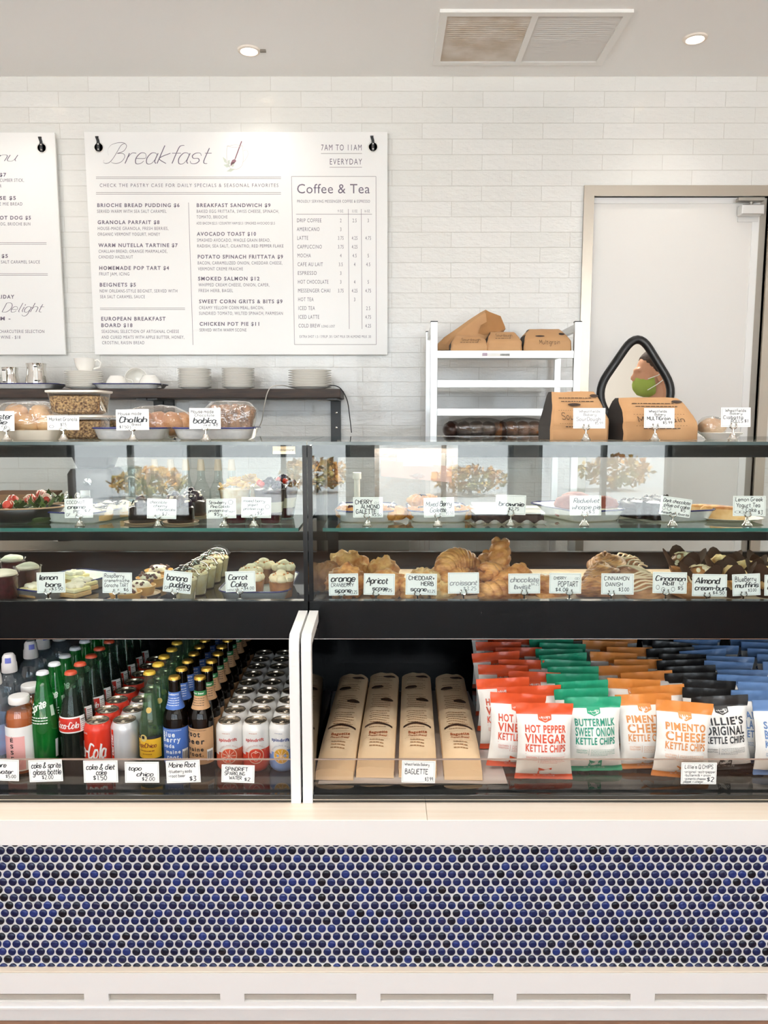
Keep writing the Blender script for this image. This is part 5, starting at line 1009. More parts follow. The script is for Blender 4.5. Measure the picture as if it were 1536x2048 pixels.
for px, Y, z, lb in ((982, 2.05, 0, 'wrapped brownie in front nearest the galettes'), (1048, 2.05, 0, 'wrapped brownie in front nearest the whoopie pies'), (970, 2.14, .0, 'wrapped brownie in the second row nearest the galettes'), (1042, 2.14, .0, 'wrapped brownie in the second row nearest the whoopie pies'), (978, 2.23, .0, 'wrapped brownie at the back')): instance('brownie', brownie, pos(px, Y, ZSH + .0006 + z), (0, 0, .05 * math.sin(px)), lb, 'wrapped brownies')
tray('enamel_tray', 'enamel tray of red velvet whoopie pies', 'tray', .085, .13, .032, pos(1152, 2.17, ZSH + .0005), .38)
def whoopie():
    t = thing('whoopie_pie', 'w', 'whoopie pie'); obj('lower_cake', MB().lathe([(0, 0), (.04, 0), (.045, .008), (.042, .016), (0, .017)], 28), M_jam, t); obj('cream', MB().lathe([(0, .0165), (.041, .0165), (.044, .022), (.04, .027), (0, .0275)], 28, wob=lambda a, z: .05 * math.sin(a * 9)), M_cream, t); obj('upper_cake', MB().lathe([(.0, .027), (.043, .027), (.045, .034), (.038, .048), (.02, .056), (0, .058)], 28), M_jam, t); return t
for px, Y, rx, lb in ((1203, 2.12, 0, 'red velvet whoopie pie at the front of its tray'), (1140, 2.14, .15, 'red velvet whoopie pie tilted showing its cream'), (1150, 2.24, .0, 'red velvet whoopie pie at the back of its tray')): instance('whoopie', whoopie, pos(px, Y, ZSH + .0085), (-rx, 0, px), lb, 'red velvet whoopie pies')
tray('enamel_tray', 'enamel tray of dark chocolate olive oil cakes', 'tray', .09, .13, .032, pos(1325, 2.17, ZSH + .0005), .3)
def olive_cake():
    t = thing('chocolate_cake', 'o', 'cake'); obj('slice', MB().rr([(.03, .045, .012, 0), (.034, .048, .014, .03), (.028, .042, .014, .046), (.012, .02, .01, .05)]), M_choc, t); m_ = MB(); rng = random.Random(1)
    for k in range(16): m_.blob((rng.uniform(-.026, .026), rng.uniform(-.04, .04), .047 + rng.uniform(-.003, .004)), (.006, .005, .003), k, .2, 1, 7, 5, rot=(rng.uniform(-1, 1), rng.uniform(-1, 1), 0))
    obj('chips', m_, mat('cacao_nibs', '#6b5a4d', .5, color2='#3a2c24', scale=60), t); return t
for px, Y, lb in ((1272, 2.13, 'dark chocolate cake at the near end of its tray'), (1303, 2.1, 'dark chocolate cake half behind the tipped card'), (1315, 2.22, 'dark chocolate cake at the back of its tray')): instance('olive', olive_cake, pos(px, Y, ZSH + .0055), (0, 0, .35 + .1 * math.sin(px)), lb, 'dark chocolate olive oil cakes')
paper(pos(1462, 2.09, ZSH + .0005), .085, 'fluted white paper under the lemon tea cakes', 0, .7)
for i, (px, Y, rz) in enumerate(((1420, 2.13, -.6), (1445, 2.1, -.6))):
    t = thing('tea_cake_slice', ['slice of lemon tea cake at the back of the paper', 'slice of lemon tea cake in front, by its card'][i], 'cake', pos(px, Y, ZSH + .003), rz); obj('crumb', MB().rr([(.055, .014, .006, 0), (.058, .015, .006, .026), (.05, .013, .006, .034)]), M_tea, t); obj('crust_top', MB().rr([(.0575, .0148, .006, .029), (.05, .013, .006, .0348), (.03, .008, .004, .037)]), M_gold, t)

# --- deck, left case
zD = ZD + .0006
def parfait():
    t = thing('berry_parfait', 'p', 'parfait'); obj('glass_cup', MB().lathe([(0, .001), (.026, 0), (.028, .003), (.036, .075), (.037, .076)], 24), M_cupg, t); obj('berries', MB().lathe([(0, .003), (.026, .003), (.034, .068), (0, .07)], 24, wob=lambda a, z: .02 * math.sin(a * 7 + z * 300)), mat('berry_compote', '#4f1a24', .3, color2='#2c1018', scale=60, bump=.003), t); obj('cream_top', MB().blob((0, 0, .074), (.03, .03, .012), 2, .15), M_cream, t); return t
for px, Y, lb in ((12, 1.99, 'dark red berry parfait at the picture edge'), (58, 2.08, 'dark red berry parfait behind the lemon bars card'), (28, 2.2, 'dark red berry parfait at the back')): instance('parfait', parfait, pos(px, Y, zD), (0, 0, px), lb, 'dark berry parfaits')
tray('enamel_tray', 'enamel tray of lemon bars', 'tray', .088, .14, .03, pos(125, 2.12, zD), -.42)
def lemon_bar():
    t = thing('lemon_bar', 'l', 'lemon bar'); obj('base', MB().box(-.03, .03, -.03, .03, 0, .012), M_tea, t, bevel=.002); obj('curd', MB().box(-.03, .03, -.03, .03, .0122, .024), M_yellow, t, bevel=.004); m_ = MB()
    for k in range(5): m_.blob((.016 * math.cos(k * 1.26), .016 * math.sin(k * 1.26), .027), (.014, .013, .008), k, .2, 1, 10, 7)
    obj('meringue', m_, M_cream, t); return t
for px, Y, lb in ((72, 2.03, 'lemon bar at the near corner of its tray'), (150, 2.03, 'lemon bar beside its card'), (165, 2.1, 'lemon bar behind the front ones'), (150, 2.2, 'lemon bar at the far end of its tray')): instance('lemon', lemon_bar, pos(px, Y, zD + .0055), (0, 0, -.42), lb, 'lemon bars')
def tart():
    t = thing('ganache_tart', 't', 'tart'); obj('shell', MB().lathe([(0, 0), (.034, 0), (.042, .024), (.0395, .0245), (.036, .018), (0, .017)], 36, wob=lambda a, z: .02 * math.sin(a * 20)), mat('tart_shell', '#d9a04e', .55, color2='#e6b86c', scale=20), t); obj('creme', MB().blob((0, 0, .024), (.03, .03, .014), 1, .15), M_cream, t); m_ = MB(); rng = random.Random(6)
    for k in range(22): a, q = rng.uniform(0, 6.28), rng.uniform(.016, .033); m_.blob((q * math.cos(a), q * math.sin(a), .03 + rng.uniform(-.003, .004)), .0048, k, .1, 1, 7, 5)
    obj('chocolate_pearls', m_, mat('choc_pearls', '#4a2620', .3, color2='#80544a', scale=80), t); obj('paper_disc', MB().lathe([(0, -.0005), (.05, -.0005), (.054, .003), (.05, .0004)], 30), mat('gold_paper', '#b89a78', .5), t); return t
for px, Y, lb in ((252, 1.99, 'raspberry tart in front, mostly behind its card'), (281, 2.07, 'raspberry tart second from the front'), (302, 2.18, 'raspberry tart third from the front'), (318, 2.29, 'raspberry tart at the back of the row')): instance('tart', tart, pos(px, Y, zD + .0008), (0, 0, px), lb, 'raspberry ganache tarts')
def pudding():
    t = thing('pudding_cup', 'p', 'pudding cup'); obj('cup', MB().lathe([(0, .001), (.024, 0), (.026, .003), (.036, .066), (.039, .068)], 28), M_cupg, t); obj('pudding', MB().lathe([(0, .003), (.0245, .003), (.034, .058), (.03, .063), (0, .066)], 26), mat('banana_cream', '#efd9a0', .5, color2='#f6ebcc', scale=40), t); m_ = MB(); rng = random.Random(2)
    for k in range(14): a, q = rng.uniform(0, 6.28), rng.uniform(0, .026); m_.blob((q * math.cos(a), q * math.sin(a), .065), .003, k, .1, 1, 6, 5)
    obj('cookie_crumbs', m_, M_brown, t); obj('dome_lid', MB().lathe([(.0395, .067), (.04, .071), (.036, .074), (.03, .084), (.016, .09), (.012, .091), (.011, .096), (0, .097)], 28), M_cupg, t); return t
for i, (px, Y) in enumerate(((370, 1.99), (393, 2.07), (410, 2.15), (424, 2.23), (436, 2.31))): instance('pud', pudding, pos(px, Y, zD), (0, 0, i), '%s banana pudding cup with a clear lid, counting back from its card' % ORD[i], 'banana pudding cups')
tray('enamel_tray', 'enamel tray of frosted carrot cakes', 'tray', .094, .14, .03, pos(522, 2.1, zD))
def carrot():
    t = thing('carrot_cake', 'c', 'cake'); obj('cake', MB().lathe([(0, 0), (.028, 0), (.033, .042), (0, .044)], 24), M_brown, t); m_ = MB()
    for k in range(6): a = k * 1.05; m_.blob((.019 * math.cos(a), .019 * math.sin(a), .05), (.016, .016, .012), k, .15, 1, 12, 8)
    m_.blob((0, 0, .06), (.017, .017, .012), 9, .15, 1, 12, 8); obj('frosting', m_, M_frost, t); m_ = MB(); rng = random.Random(3)
    for k in range(12): a, q = rng.uniform(0, 6.28), rng.uniform(.004, .028); m_.blob((q * math.cos(a), q * math.sin(a), .067 - q * .25), (.0035, .003, .002), k, .2, 1, 6, 5)
    obj('carrot_crumbs', m_, mat('carrot_crumb', '#d98b4a', .7), t); return t
for px, Y, lb in ((505, 2.03, 'carrot cake at the front behind its card'), (563, 2.02, 'carrot cake at the front with its side showing'), (502, 2.11, 'carrot cake in the second rank nearest its card'), (528, 2.2, 'carrot cake at the back nearest the pudding cups'), (568, 2.17, 'carrot cake at the back by the glass end')): instance('carrot', carrot, pos(px, Y, zD + .0055), (0, 0, px), lb, 'frosted carrot cakes')

# --- deck, right case
zE = ZD + .0036
def scone(px, Y, lab, seed, r=(.05, .042, .038), m=None, z=0): return lump('scone', lab, 'scone', pos(px, Y, zE + z), r, m or M_scone, seed, .27, px, 'scones on the deck', 1.9, nu=36, nv=24)
scone(692, 2.02, 'orange cranberry scone behind its card', 1, (.055, .045, .048), M_croi); scone(697, 2.16, 'orange cranberry scone at the back', 2, (.065, .045, .056), M_gold); scone(655, 2.1, 'orange cranberry scone against the glass end', 9, (.03, .045, .045), M_brown)
scone(772, 2.02, 'apricot scone behind its card', 3, (.055, .05, .04), M_gold); scone(765, 2.12, 'apricot scone at the back', 4, (.05, .045, .05), M_gold); scone(820, 2.0, 'apricot scone between two cards', 13, (.032, .04, .03), M_gold)
scone(850, 2.04, 'cheddar and herb scone behind its card', 5, (.055, .045, .042)); scone(885, 1.99, 'cheddar and herb scone beside the croissant card', 6, (.036, .035, .026))
def croissant():
    m_ = MB(); n = 13
    for k in range(n):
        u = k / (n - 1) * 2 - 1; r = .034 * (1 - u * u) ** .6 + .008; a = u * 1.1
        m_.blob((.072 * math.sin(a), .03 * (1 - math.cos(a)) * -1.6, r * .85), (.015, r, r * .95), k, .06, 1, 16, 12, 0, 0.0, rot=(0, 0, -a))
    return tag(obj('croissant', m_, M_croi, None, ang=30), 'c', 'croissant')
for px, Y, z, rz, lb in ((915, 2.06, .0, .3, 'croissant behind its card'), (908, 2.16, .0, -.2, 'croissant in the second rank'), (912, 2.1, .045, .6, 'croissant piled on top of the others')): instance('croissant', croissant, pos(px, Y, zE + z), (0, 0, rz), lb, 'croissants')
def twist():
    m_ = MB()
    for s_ in (0, math.pi): m_.tube([(-.06 + .12 * k / 24, .014 * math.cos(k * .7 + s_), .024 + .014 * math.sin(k * .7 + s_)) for k in range(25)], [.006 + .013 * math.sin(math.pi * (k + 1) / 26) ** .5 for k in range(25)], 12)
    o = tag(obj('pastry_twist', m_, M_croi, None, ang=50), 't', 'pastry'); return o
for px, Y, z, r, lb in ((1002, 2.12, .075, (0, R(-75), 1.2), 'chocolate twist standing upright out of the pile'), (975, 2.14, .03, (0, R(-60), .4), 'chocolate twist leaning at the back'), (1022, 2.03, .022, (0, -.5, .2), 'chocolate twist leaning against the upright one'), (1000, 1.98, .0, (0, 0, .3), 'chocolate twist lying in front'), (1085, 2.05, .0, (0, 0, -.2), 'chocolate twist lying between two cards'), (988, 2.06, .03, (0, .3, .9), 'chocolate twist across the middle of the pile')): instance('twist', twist, pos(px, Y, zE + z), r, lb, 'chocolate twists')
def poptart():
    t = thing('toaster_tart', 'p', 'tart'); obj('pastry', MB().rr([(.05, .036, .008, 0), (.052, .038, .008, .005), (.046, .032, .008, .014), (.02, .014, .006, .016)]), M_gold, t); obj('icing', MB().blob((0, 0, .016), (.038, .025, .004), 4, .15, 2), mat('pale_icing', '#f6e9dc', .4), t); return t
for px, Y, z, lb in ((1100, 2.06, 0, 'iced toaster tart lying flat behind its card'), (1118, 2.16, .0, 'iced toaster tart in the second rank'), (1078, 2.14, .018, 'iced toaster tart stacked towards the twists')): instance('poptart', poptart, pos(px, Y, zE + z), (R(12) if not z else 0, 0, px), lb, 'iced toaster tarts')
def swirl(m):
    m_ = MB()
    for k in range(5): r = .05 - k * .009; m_.ring([(r * math.cos(a), r * math.sin(a) * .85, .02 + k * .006 + .004 * math.sin(a * 3 + k)) for a in (2 * math.pi * j / 28 for j in range(28))], .0115, 10)
    m_.lathe([(0, 0), (.045, 0), (.055, .012), (.045, .03), (0, .035)], 28, sy=.85); return m_
M_dan = mat('danish_crust', '#7a431d', .4, color2='#d3965a', scale=30, stretch=(1, 1, 4), bump=.004)
for i, (px, Y, z, lb) in enumerate(((1190, 2.02, 0, 'cinnamon danish in front behind its card'), (1205, 2.12, .018, 'cinnamon danish in the second rank'), (1215, 2.22, .03, 'cinnamon danish at the back of the pile'))): instance('danish', lambda: tag(obj('danish', swirl(0), M_dan, None, ang=60), 'd', 'danish'), pos(px, Y, zE + z), (-.25, 0, i), lb, 'cinnamon danishes')
def roll():
    t = thing('cinnamon_roll', 'r', 'cinnamon roll'); obj('dough', swirl(0), mat('roll_crust', '#a5663a', .5, color2='#d09a66', scale=20, bump=.002), t)
    m_ = MB()
    for k in range(7): m_.tube([(-.048 + .096 * j / 10, -.036 + k * .012 + .004 * math.sin(j + k), .05 + .012 * math.sin(math.pi * j / 10) - .008 * abs(k - 3) / 3) for j in range(11)], .0026, 6)
    obj('glaze', m_, mat('cinnamon_glaze', '#e3cba8', .35), t); return t
for px, Y, z, lb in ((1285, 2.02, 0, 'glazed cinnamon roll in front, nearest the glass'), (1262, 2.14, .0, 'glazed cinnamon roll behind the front one'), (1248, 2.25, .012, 'glazed cinnamon roll at the back under the haze'), (1362, 2.02, .0, 'glazed cinnamon roll peeping between two cards')): instance('croll', roll, pos(px, Y, zE + z), (-.35, 0, px), lb, 'glazed cinnamon rolls')
def bun(kind):
    t = thing('almond_bun' if kind == 'a' else 'blueberry_muffin', 'b', 'bun' if kind == 'a' else 'muffin'); k_ = 1.02 if kind == 'a' else .95
    m_ = MB(); n = 32; lp = []
    for r, z in ((.026, 0), (.032, .03), (.042, .052)): lp.append([(r * k_ * math.cos(a), r * k_ * math.sin(a), z) for a in (2 * math.pi * j / n for j in range(n))])
    lp.append([((.044 + .016 * abs(math.sin(2 * a))) * k_ * math.cos(a), (.044 + .016 * abs(math.sin(2 * a))) * k_ * math.sin(a), .058 + .04 * abs(math.sin(2 * a)) ** 1.5) for a in (2 * math.pi * j / n for j in range(n))]); m_.loft(lp, 0, False); m_.add(lp[0], [tuple(range(n))])
    obj('paper_cup', m_, M_tulip, t); obj('crumb', MB().blob((0, 0, .048), (.04 * k_, .04 * k_, .034), 3 if kind == 'a' else 5, .14, 1.6, 24, 16), M_dan if kind == 'a' else M_scone, t)
    if kind == 'a':
        m_ = MB(); rng = random.Random(9)
        for k in range(34):
            a, q = rng.uniform(0, 6.28), rng.uniform(0, 1.2); d = Vector((math.sin(q) * math.cos(a), math.sin(q) * math.sin(a), math.cos(q))); c = Vector((d.x * .047, d.y * .047, .048 + d.z * .037)); m_.blob(c, (.009, .006, .0012), k, 0, 1, 8, 4, rot=(rng.uniform(-.6, .6), q * .8, a))
        obj('sliced_almonds', m_, M_almond, t)
    return t
for px, Y, z, lb in ((1400, 2.03, .0, 'almond bun in front, covered in sliced almonds'), (1366, 2.16, .012, 'almond bun behind in a tall tulip paper')): instance('bun', lambda: bun('a'), pos(px, Y, zE + z), (0, 0, px * 1.3), lb, 'almond cream buns')
for px, Y, lb in ((1463, 2.03, 'blueberry muffin in front by its card'), (1490, 2.12, 'blueberry muffin in the second rank'), (1441, 2.2, 'blueberry muffin behind the almond buns'), (1532, 2.03, 'blueberry muffin at the picture edge'), (1530, 2.16, 'blueberry muffin behind the one at the picture edge')): instance('muffin', lambda: bun('m'), pos(px, Y, zE), (0, 0, px * 1.7), lb, 'blueberry muffins')
# ---------------------------------------------------------------- drinks in the lower well
zw = ZW + .0005
def wrapfn(r, e=.0006): return lambda s, z: ((r(z) if callable(r) else r) + e) * math.sin(s / (r(z) if callable(r) else r)), -((r(z) if callable(r) else r) + e) * math.cos(s / (r(z) if callable(r) else r)), z
def cyl(r, e=.0006):
    rf = r if callable(r) else (lambda z: r)
    return lambda s, z: ((rf(z) + e) * math.sin(s / rf(z)), -(rf(z) + e) * math.cos(s / rf(z)), z)
def prof_r(prof):
    def f(z):
        for (r0, z0), (r1, z1) in zip(prof, prof[1:]):
            if z0 <= z <= z1 and z1 > z0: return r0 + (r1 - r0) * (z - z0) / (z1 - z0)
        return prof[-1][0]
    return f
def sm(prof, n=4):
    out = []
    for i in range(len(prof) - 1):
        a, b, c, d = prof[max(i - 1, 0)], prof[i], prof[i + 1], prof[min(i + 2, len(prof) - 1)]
        for j in range(n):
            t = j / n; r = .5 * (2 * b[0] + (c[0] - a[0]) * t + (2 * a[0] - 5 * b[0] + 4 * c[0] - d[0]) * t * t + (3 * b[0] - a[0] - 3 * c[0] + d[0]) * t ** 3); out.append((r, b[1] + (c[1] - b[1]) * t))
    return out + [prof[-1]]
def crown(z, m, parent, r=.0138): 
    obj('cap', MB().lathe([(r * 1.08, z - .006), (r * 1.04, z - .003), (r * .95, z), (r * .8, z + .0012), (0, z + .0014)], 42, wob=lambda a, zz: .05 * math.sin(a * 21) * (zz < z - .002)), m, parent)
def patch(prof, z0, z1, a0, a1, e=.0005, n=24, m=4, M=None):
    f = prof_r(prof); return MB().grid(lambda u, v: ((f(z0 + (z1 - z0) * v) + e) * math.sin(a0 + (a1 - a0) * u), -(f(z0 + (z1 - z0) * v) + e) * math.cos(a0 + (a1 - a0) * u), z0 + (z1 - z0) * v), n, m)
def bottle(name, cat, prof, shell, liquid, fill, cap_m, capz, decor):
    o = obj(name, MB().lathe([(0, .003)] + prof, 30), shell, None, ang=60); tag(o, name, cat)
    if liquid:
        f = prof_r(prof); zs = [.004 + (fill - .004) * i / 16 for i in range(17)]; obj('drink', MB().lathe([(0, .004)] + [(max(f(z) - .0018, .002), z) for z in zs] + [(0, fill)], 26), liquid, o, ang=60)
    if cap_m: crown(capz, cap_m, o)
    if decor: decor(o, prof)
    return o
M_lab = mat('label_white', '#efeeea', .5); M_redc = mat('cola_red', '#c8321f', .25); M_rlab = mat('cola_label_red', '#b8281c', .35); M_gold2 = mat('gold_cap', '#c9a24a', .3, .85); M_redcap = mat('red_cap', '#b5482e', .3); M_wcap = mat('white_cap', '#dfe2e6', .3)
FD = Vector((0, -1, 0))
def outfix(m):                                        # lettering on a round body faces outwards
    for i, f in enumerate(m.f):
        a, b, c = (m.v[j] for j in f[:3]); n = (b - a).cross(c - a); mid = (a + b + c) / 3
        if n.dot(Vector((mid.x, mid.y, 0))) < 0: m.f[i] = tuple(reversed(f))
    return m
COKE = sm([(.026, 0), (.0295, .006), (.031, .03), (.0295, .062), (.0305, .085), (.0315, .105), (.031, .125), (.0275, .15), (.021, .182), (.0162, .208), (.0142, .226), (.0135, .238), (.0128, .24)])
def coke_decor(o, p):
    lb = obj('label', patch(p, .101, .14, R(-95), R(75), .0004), M_lab, o); r = .0312
    obj('red_panel', patch(p, .1045, .1365, R(-92), R(45), .0009), M_rlab, lb); m_ = MB(); lay(m_, penned('Coca-Cola', .13, .12, .35, True), cyl(prof_r(p), .0014), -.034, .02, .1135, .0145); obj('lettering', outfix(m_), M_lab, lb, smooth=False)
    m_ = MB(); lay(m_, fine(7), cyl(prof_r(p), .0014), .026, .038, .13, .0012)
    for k in range(6): lay(m_, fine(4), cyl(prof_r(p), .001), .026, .039, .106 + k * .005, .0014)
    obj('small_print', outfix(m_), M_ink, lb, smooth=False); obj('back_label', patch(p, .035, .075, R(62), R(82), .0005, 6), M_lab, o)
def coke(): return bottle('cola_bottle', 'bottle', COKE, glass('green_tint_glass', '#d3e6da', .6, body='#9db8a6', bodyamt=.02), mat('cola', '#0d0706', .15, spec=.2), .178, M_redcap, .2445, coke_decor)
SPR = sm([(.026, 0), (.029, .006), (.0305, .05), (.032, .1), (.0315, .12), (.028, .145), (.0222, .178), (.0175, .205), (.0145, .225), (.0135, .238), (.0128, .24)])
def spr_decor(o, p):
    m_ = MB(); V, Fc, W = penned('Sprite', .2, .08, .2, True); k = .042 / W; f = cyl(prof_r(p), .0006)
    m_.add([f(-.022 + x * k * .86 - y * .004, .148 + x * k * .42 + y * .017) for x, y in V], Fc)
    for q in range(3): lay(m_, fine(7), f, -.026, .02, .137 - q * .0065, .003)
    obj('lettering', outfix(m_), mat('print_white', '#dfe8de', .5), o, smooth=False); obj('back_label', patch(p, .14, .165, R(55), R(75), .0005, 6), mat('pale_print', '#b9cdb8', .5), o); obj('side_label', patch(p, .035, .08, R(66), R(82), .0005, 6), M_lab, o)
def spr(): return bottle('green_soda_bottle', 'bottle', SPR, glass('green_glass', '#3fae55', 1.0, body='#1f8a3a', bodyamt=.3), mat('green_drink', '#0e6a26', .15, color2='#158236', scale=20), .17, M_wcap, .2445, spr_decor)
TOPO = sm([(.026, 0), (.0285, .006), (.029, .05), (.029, .1), (.0275, .12), (.021, .155), (.0155, .185), (.0132, .205), (.0132, .23), (.0128, .238)])
def topo_decor(o, p):
    lb = obj('label', patch(p, .037, .09, R(-80), R(70), .0006), mat('topo_yellow', '#d9a928', .4), o); f = cyl(prof_r(p), .0012)
    obj('black_band', patch(p, .0855, .093, R(-82), R(72), .0009), M_ink, lb)
    m_ = MB(); pts = [(.5 + .5 * math.cos(k * .35), .5 + .5 * math.sin(k * .35)) for k in range(18)]; m_.add([f(-.008 + .018 * (x - .5), .088 + .018 * (y - .5)) for x, y in pts], [tuple(range(18))]); obj('badge', outfix(m_), mat('badge_gold', '#c8b06a', .5), lb, smooth=False)
    m_ = MB(); lay(m_, penned('Topo', .16, .1, .15, True), f, -.026, -.006, .065, .01); lay(m_, penned('Chico', .16, .1, .15, True), f, -.005, .022, .065, .01); lay(m_, fine(7), f, -.02, .018, .055, .0028); lay(m_, fine(5), f, -.012, .012, .047, .002); obj('lettering', outfix(m_), mat('topo_red', '#7d3a1a', .5), lb, smooth=False)
    m_ = MB(); m_.add([cyl(prof_r(p), .0006)(.004 + .013 * (x - .5), .155 + .014 * (y - .5)) for x, y in pts], [tuple(range(18))]); obj('neck_sticker', outfix(m_), mat('sticker_gold', '#c3a552', .4), o)
def topo(): return bottle('mineral_water_bottle', 'bottle', TOPO, glass('pale_green_glass', '#e2efe0', .8, body='#a9c3ac', bodyamt=.04), glass('water_fill', '#c3d9be', .5, body='#8aa68a', bodyamt=.1), .19, mat('yellow_cap', '#d1ac3e', .3, .4), .2445, topo_decor)
LONG = sm([(.026, 0), (.0295, .005), (.0302, .03), (.0302, .12), (.0285, .138), (.0215, .158), (.0158, .178), (.0142, .2), (.0136, .222), (.0128, .228)])
def root_decor(blue):
    def dec(o, p):
        f = cyl(prof_r(p), .0011); mcol = mat('blueberry_blue', '#3f64ad', .5, color2='#4a70b8', scale=20) if blue else mat('root_tan', '#b98d62', .6, color2='#c49a70', scale=20); tx = mat('label_print_white', '#eef0ee', .5) if blue else M_ink
        lb = obj('label', patch(p, .022, .112, R(-100), R(85), .0005), mcol, o); m_ = MB()
        rows = [("Blue", -.027, .006, .092, .012), ("Berry", -.027, .018, .079, .012), ("soda", -.024, .004, .065, .009), ("maine", -.018, .018, .05, .009), ("root.", -.015, .018, .037, .009)] if blue else [("root", -.03, .006, .092, .013), ("beer", -.03, .016, .074, .013), ("maine", -.028, .014, .056, .01), ("root.", -.024, .014, .043, .01)]
        for s, x0, x1, z, h in rows: lay(m_, printed(s, 'b', .22), f, x0, x1, z, h)
        lay(m_, fine(12), f, -.026, .022, .107, .0012); obj('lettering', outfix(m_), tx, lb, smooth=False)
        bc_ = obj('barcode_panel', patch(p, .03, .058, R(42), R(75), .0011, 6), M_lab, lb); m_ = MB(); [lay(m_, ([(0, 0), (1, 0), (1, 1), (0, 1)], [(0, 1, 2, 3)], 1), cyl(prof_r(p), .0016), .0235 + k * .0018, .0235 + k * .0018 + (.0006 if k % 3 else .0011), .033, .02) for k in range(8)]; obj('barcode', outfix(m_), M_ink, bc_, smooth=False)
        nk = obj('neck_label', patch(p, .156, .197 if blue else .188, R(-170), R(170), .0006), mcol, o); m_ = MB(); fn_ = cyl(prof_r(p), .0012)
        if not blue: gb = obj('green_band', patch(p, .1885, .2, R(-170), R(170), .0006), mat('band_green', '#2f7a45', .5), nk)
        lay(m_, printed("blueberry" if blue else "root beer", 'b', .1), fn_, -.016, .013, .19 if blue else .1925, .0045)
        obj('neck_lettering', outfix(m_), MATS.get('label_print_white') or mat('label_print_white', '#eef0ee', .5), nk, smooth=False); m_ = MB()
        for q in range(4): lay(m_, fine(6), fn_, -.017, .015, .182 - q * .0055, .0016)
        obj('small_print', outfix(m_), tx, nk, smooth=False)
    return dec
def rootb(blue): return lambda: bottle('craft_soda_bottle', 'bottle', LONG, glass('brown_glass', '#2c170c', .9, body='#120a06', bodyamt=.3), mat('dark_soda', '#0c0605', .1), .165, M_gold2, .2325, root_decor(blue))
def xrow(px, py_, Y, z): return X(px, Y, z)
def line_up(key, make, px, Yf, zcap, step, n, lab, group, wob=.0015):
    x = X(px, Yf, zw + zcap)
    for i in range(n): instance(key, make, (x + wob * math.sin(i * 3.1 + px), Yf + i * step, zw), (0, 0, .12 * math.sin(i * 2.7 + px)), lab % ORD[i], group)
line_up('spr', spr, 85, 1.80, .245, .066, 7, 'green glass soda bottle with a white cap, %s of its row', 'green soda bottles')
line_up('coke', coke, 140, 1.80, .245, .0655, 9, 'glass cola bottle with a red cap, %s of its row', 'glass cola bottles')
line_up('topo', topo, 300, 1.80, .245, .0625, 9, 'clear mineral water bottle with a yellow cap, %s of its row', 'mineral water bottles')
line_up('blue', rootb(True), 349, 1.80, .232, .0635, 9, 'dark soda bottle with a blue label and gold cap, %s of its row', 'blueberry soda bottles')
line_up('root', rootb(False), 401, 1.80, .232, .0635, 10, 'dark soda bottle with a tan and green label, %s of its row', 'root beer bottles')
# cans
CAN = [(.0245, 0), (.027, .002), (.0315, .008), (.033, .013), (.033, .103), (.0318, .109), (.0275, .118), (.0268, .119)]
def can(mats, zsplit, decor):
    m_ = MB(); loops = []; n = 32
    pr = sm(CAN[:2], 1)[:-1] + [(r, z) for r, z in CAN[1:4]] + [(.033, .013 + (.09) * i / 12) for i in range(1, 13)] + [(r, z) for r, z in CAN[5:]]
    m_.lathe([(0, .002)] + pr, n)
    if zsplit:
        for i, f in enumerate(m_.f):
            c = sum((m_.v[j] for j in f), Vector()) / len(f); a = math.atan2(c.x, -c.y)
            if c.z < zsplit + .008 * math.sin(a * 1.0 + .3): m_.m[i] = 1
    o = obj('drink_can', m_, mats, None, ang=50); tag(o, 'can', 'can')
    lid = obj('lid', MB().lathe([(.0268, .119), (.0272, .121), (.0262, .1218), (.0252, .1205), (.0245, .1165), (.012, .1168), (0, .1168)], 32), mat('can_lid', '#cfc4b4', .22, .9), o, ang=40)
    obj('pull_tab', MB().rr([(.0075, .0115, .006, .1172), (.0075, .0115, .006, .1182)], c=(0, .003)).ring([(.006 * math.cos(a), -.008 + .005 * math.sin(a), .1186) for a in (2 * math.pi * k / 12 for k in range(12))], .0011, 5), mat('can_tab', '#ded4c4', .25, .9), lid)
    decor(o); return o
fc = cyl(.033, .0005)
def coke_can_decor(o):
    m_ = MB(); lay(m_, penned('Coca-Cola', .14, .13, .35, True), fc, -.075, .026, .038, .034); lay(m_, printed('TASTE', 'r', .1), fc, -.032, -.016, .096, .004); obj('lettering', outfix(m_), M_lab, o, smooth=False)
def diet_decor(o):
    b_ = obj('red_stripe', MB().grid(lambda u, v: fc(-.026 + u * .009, .008 + v * .096), 4, 6), M_redc, o); m_ = MB(); V, Fc, W = penned('Diet Coke', .15, .1, .3, True); k = .05 / W
    m_.add([cyl(.033, .001)(-.0185 - y * .006, .04 + x * k) for x, y in V], Fc); obj('lettering', outfix(m_), M_lab, b_, smooth=False)
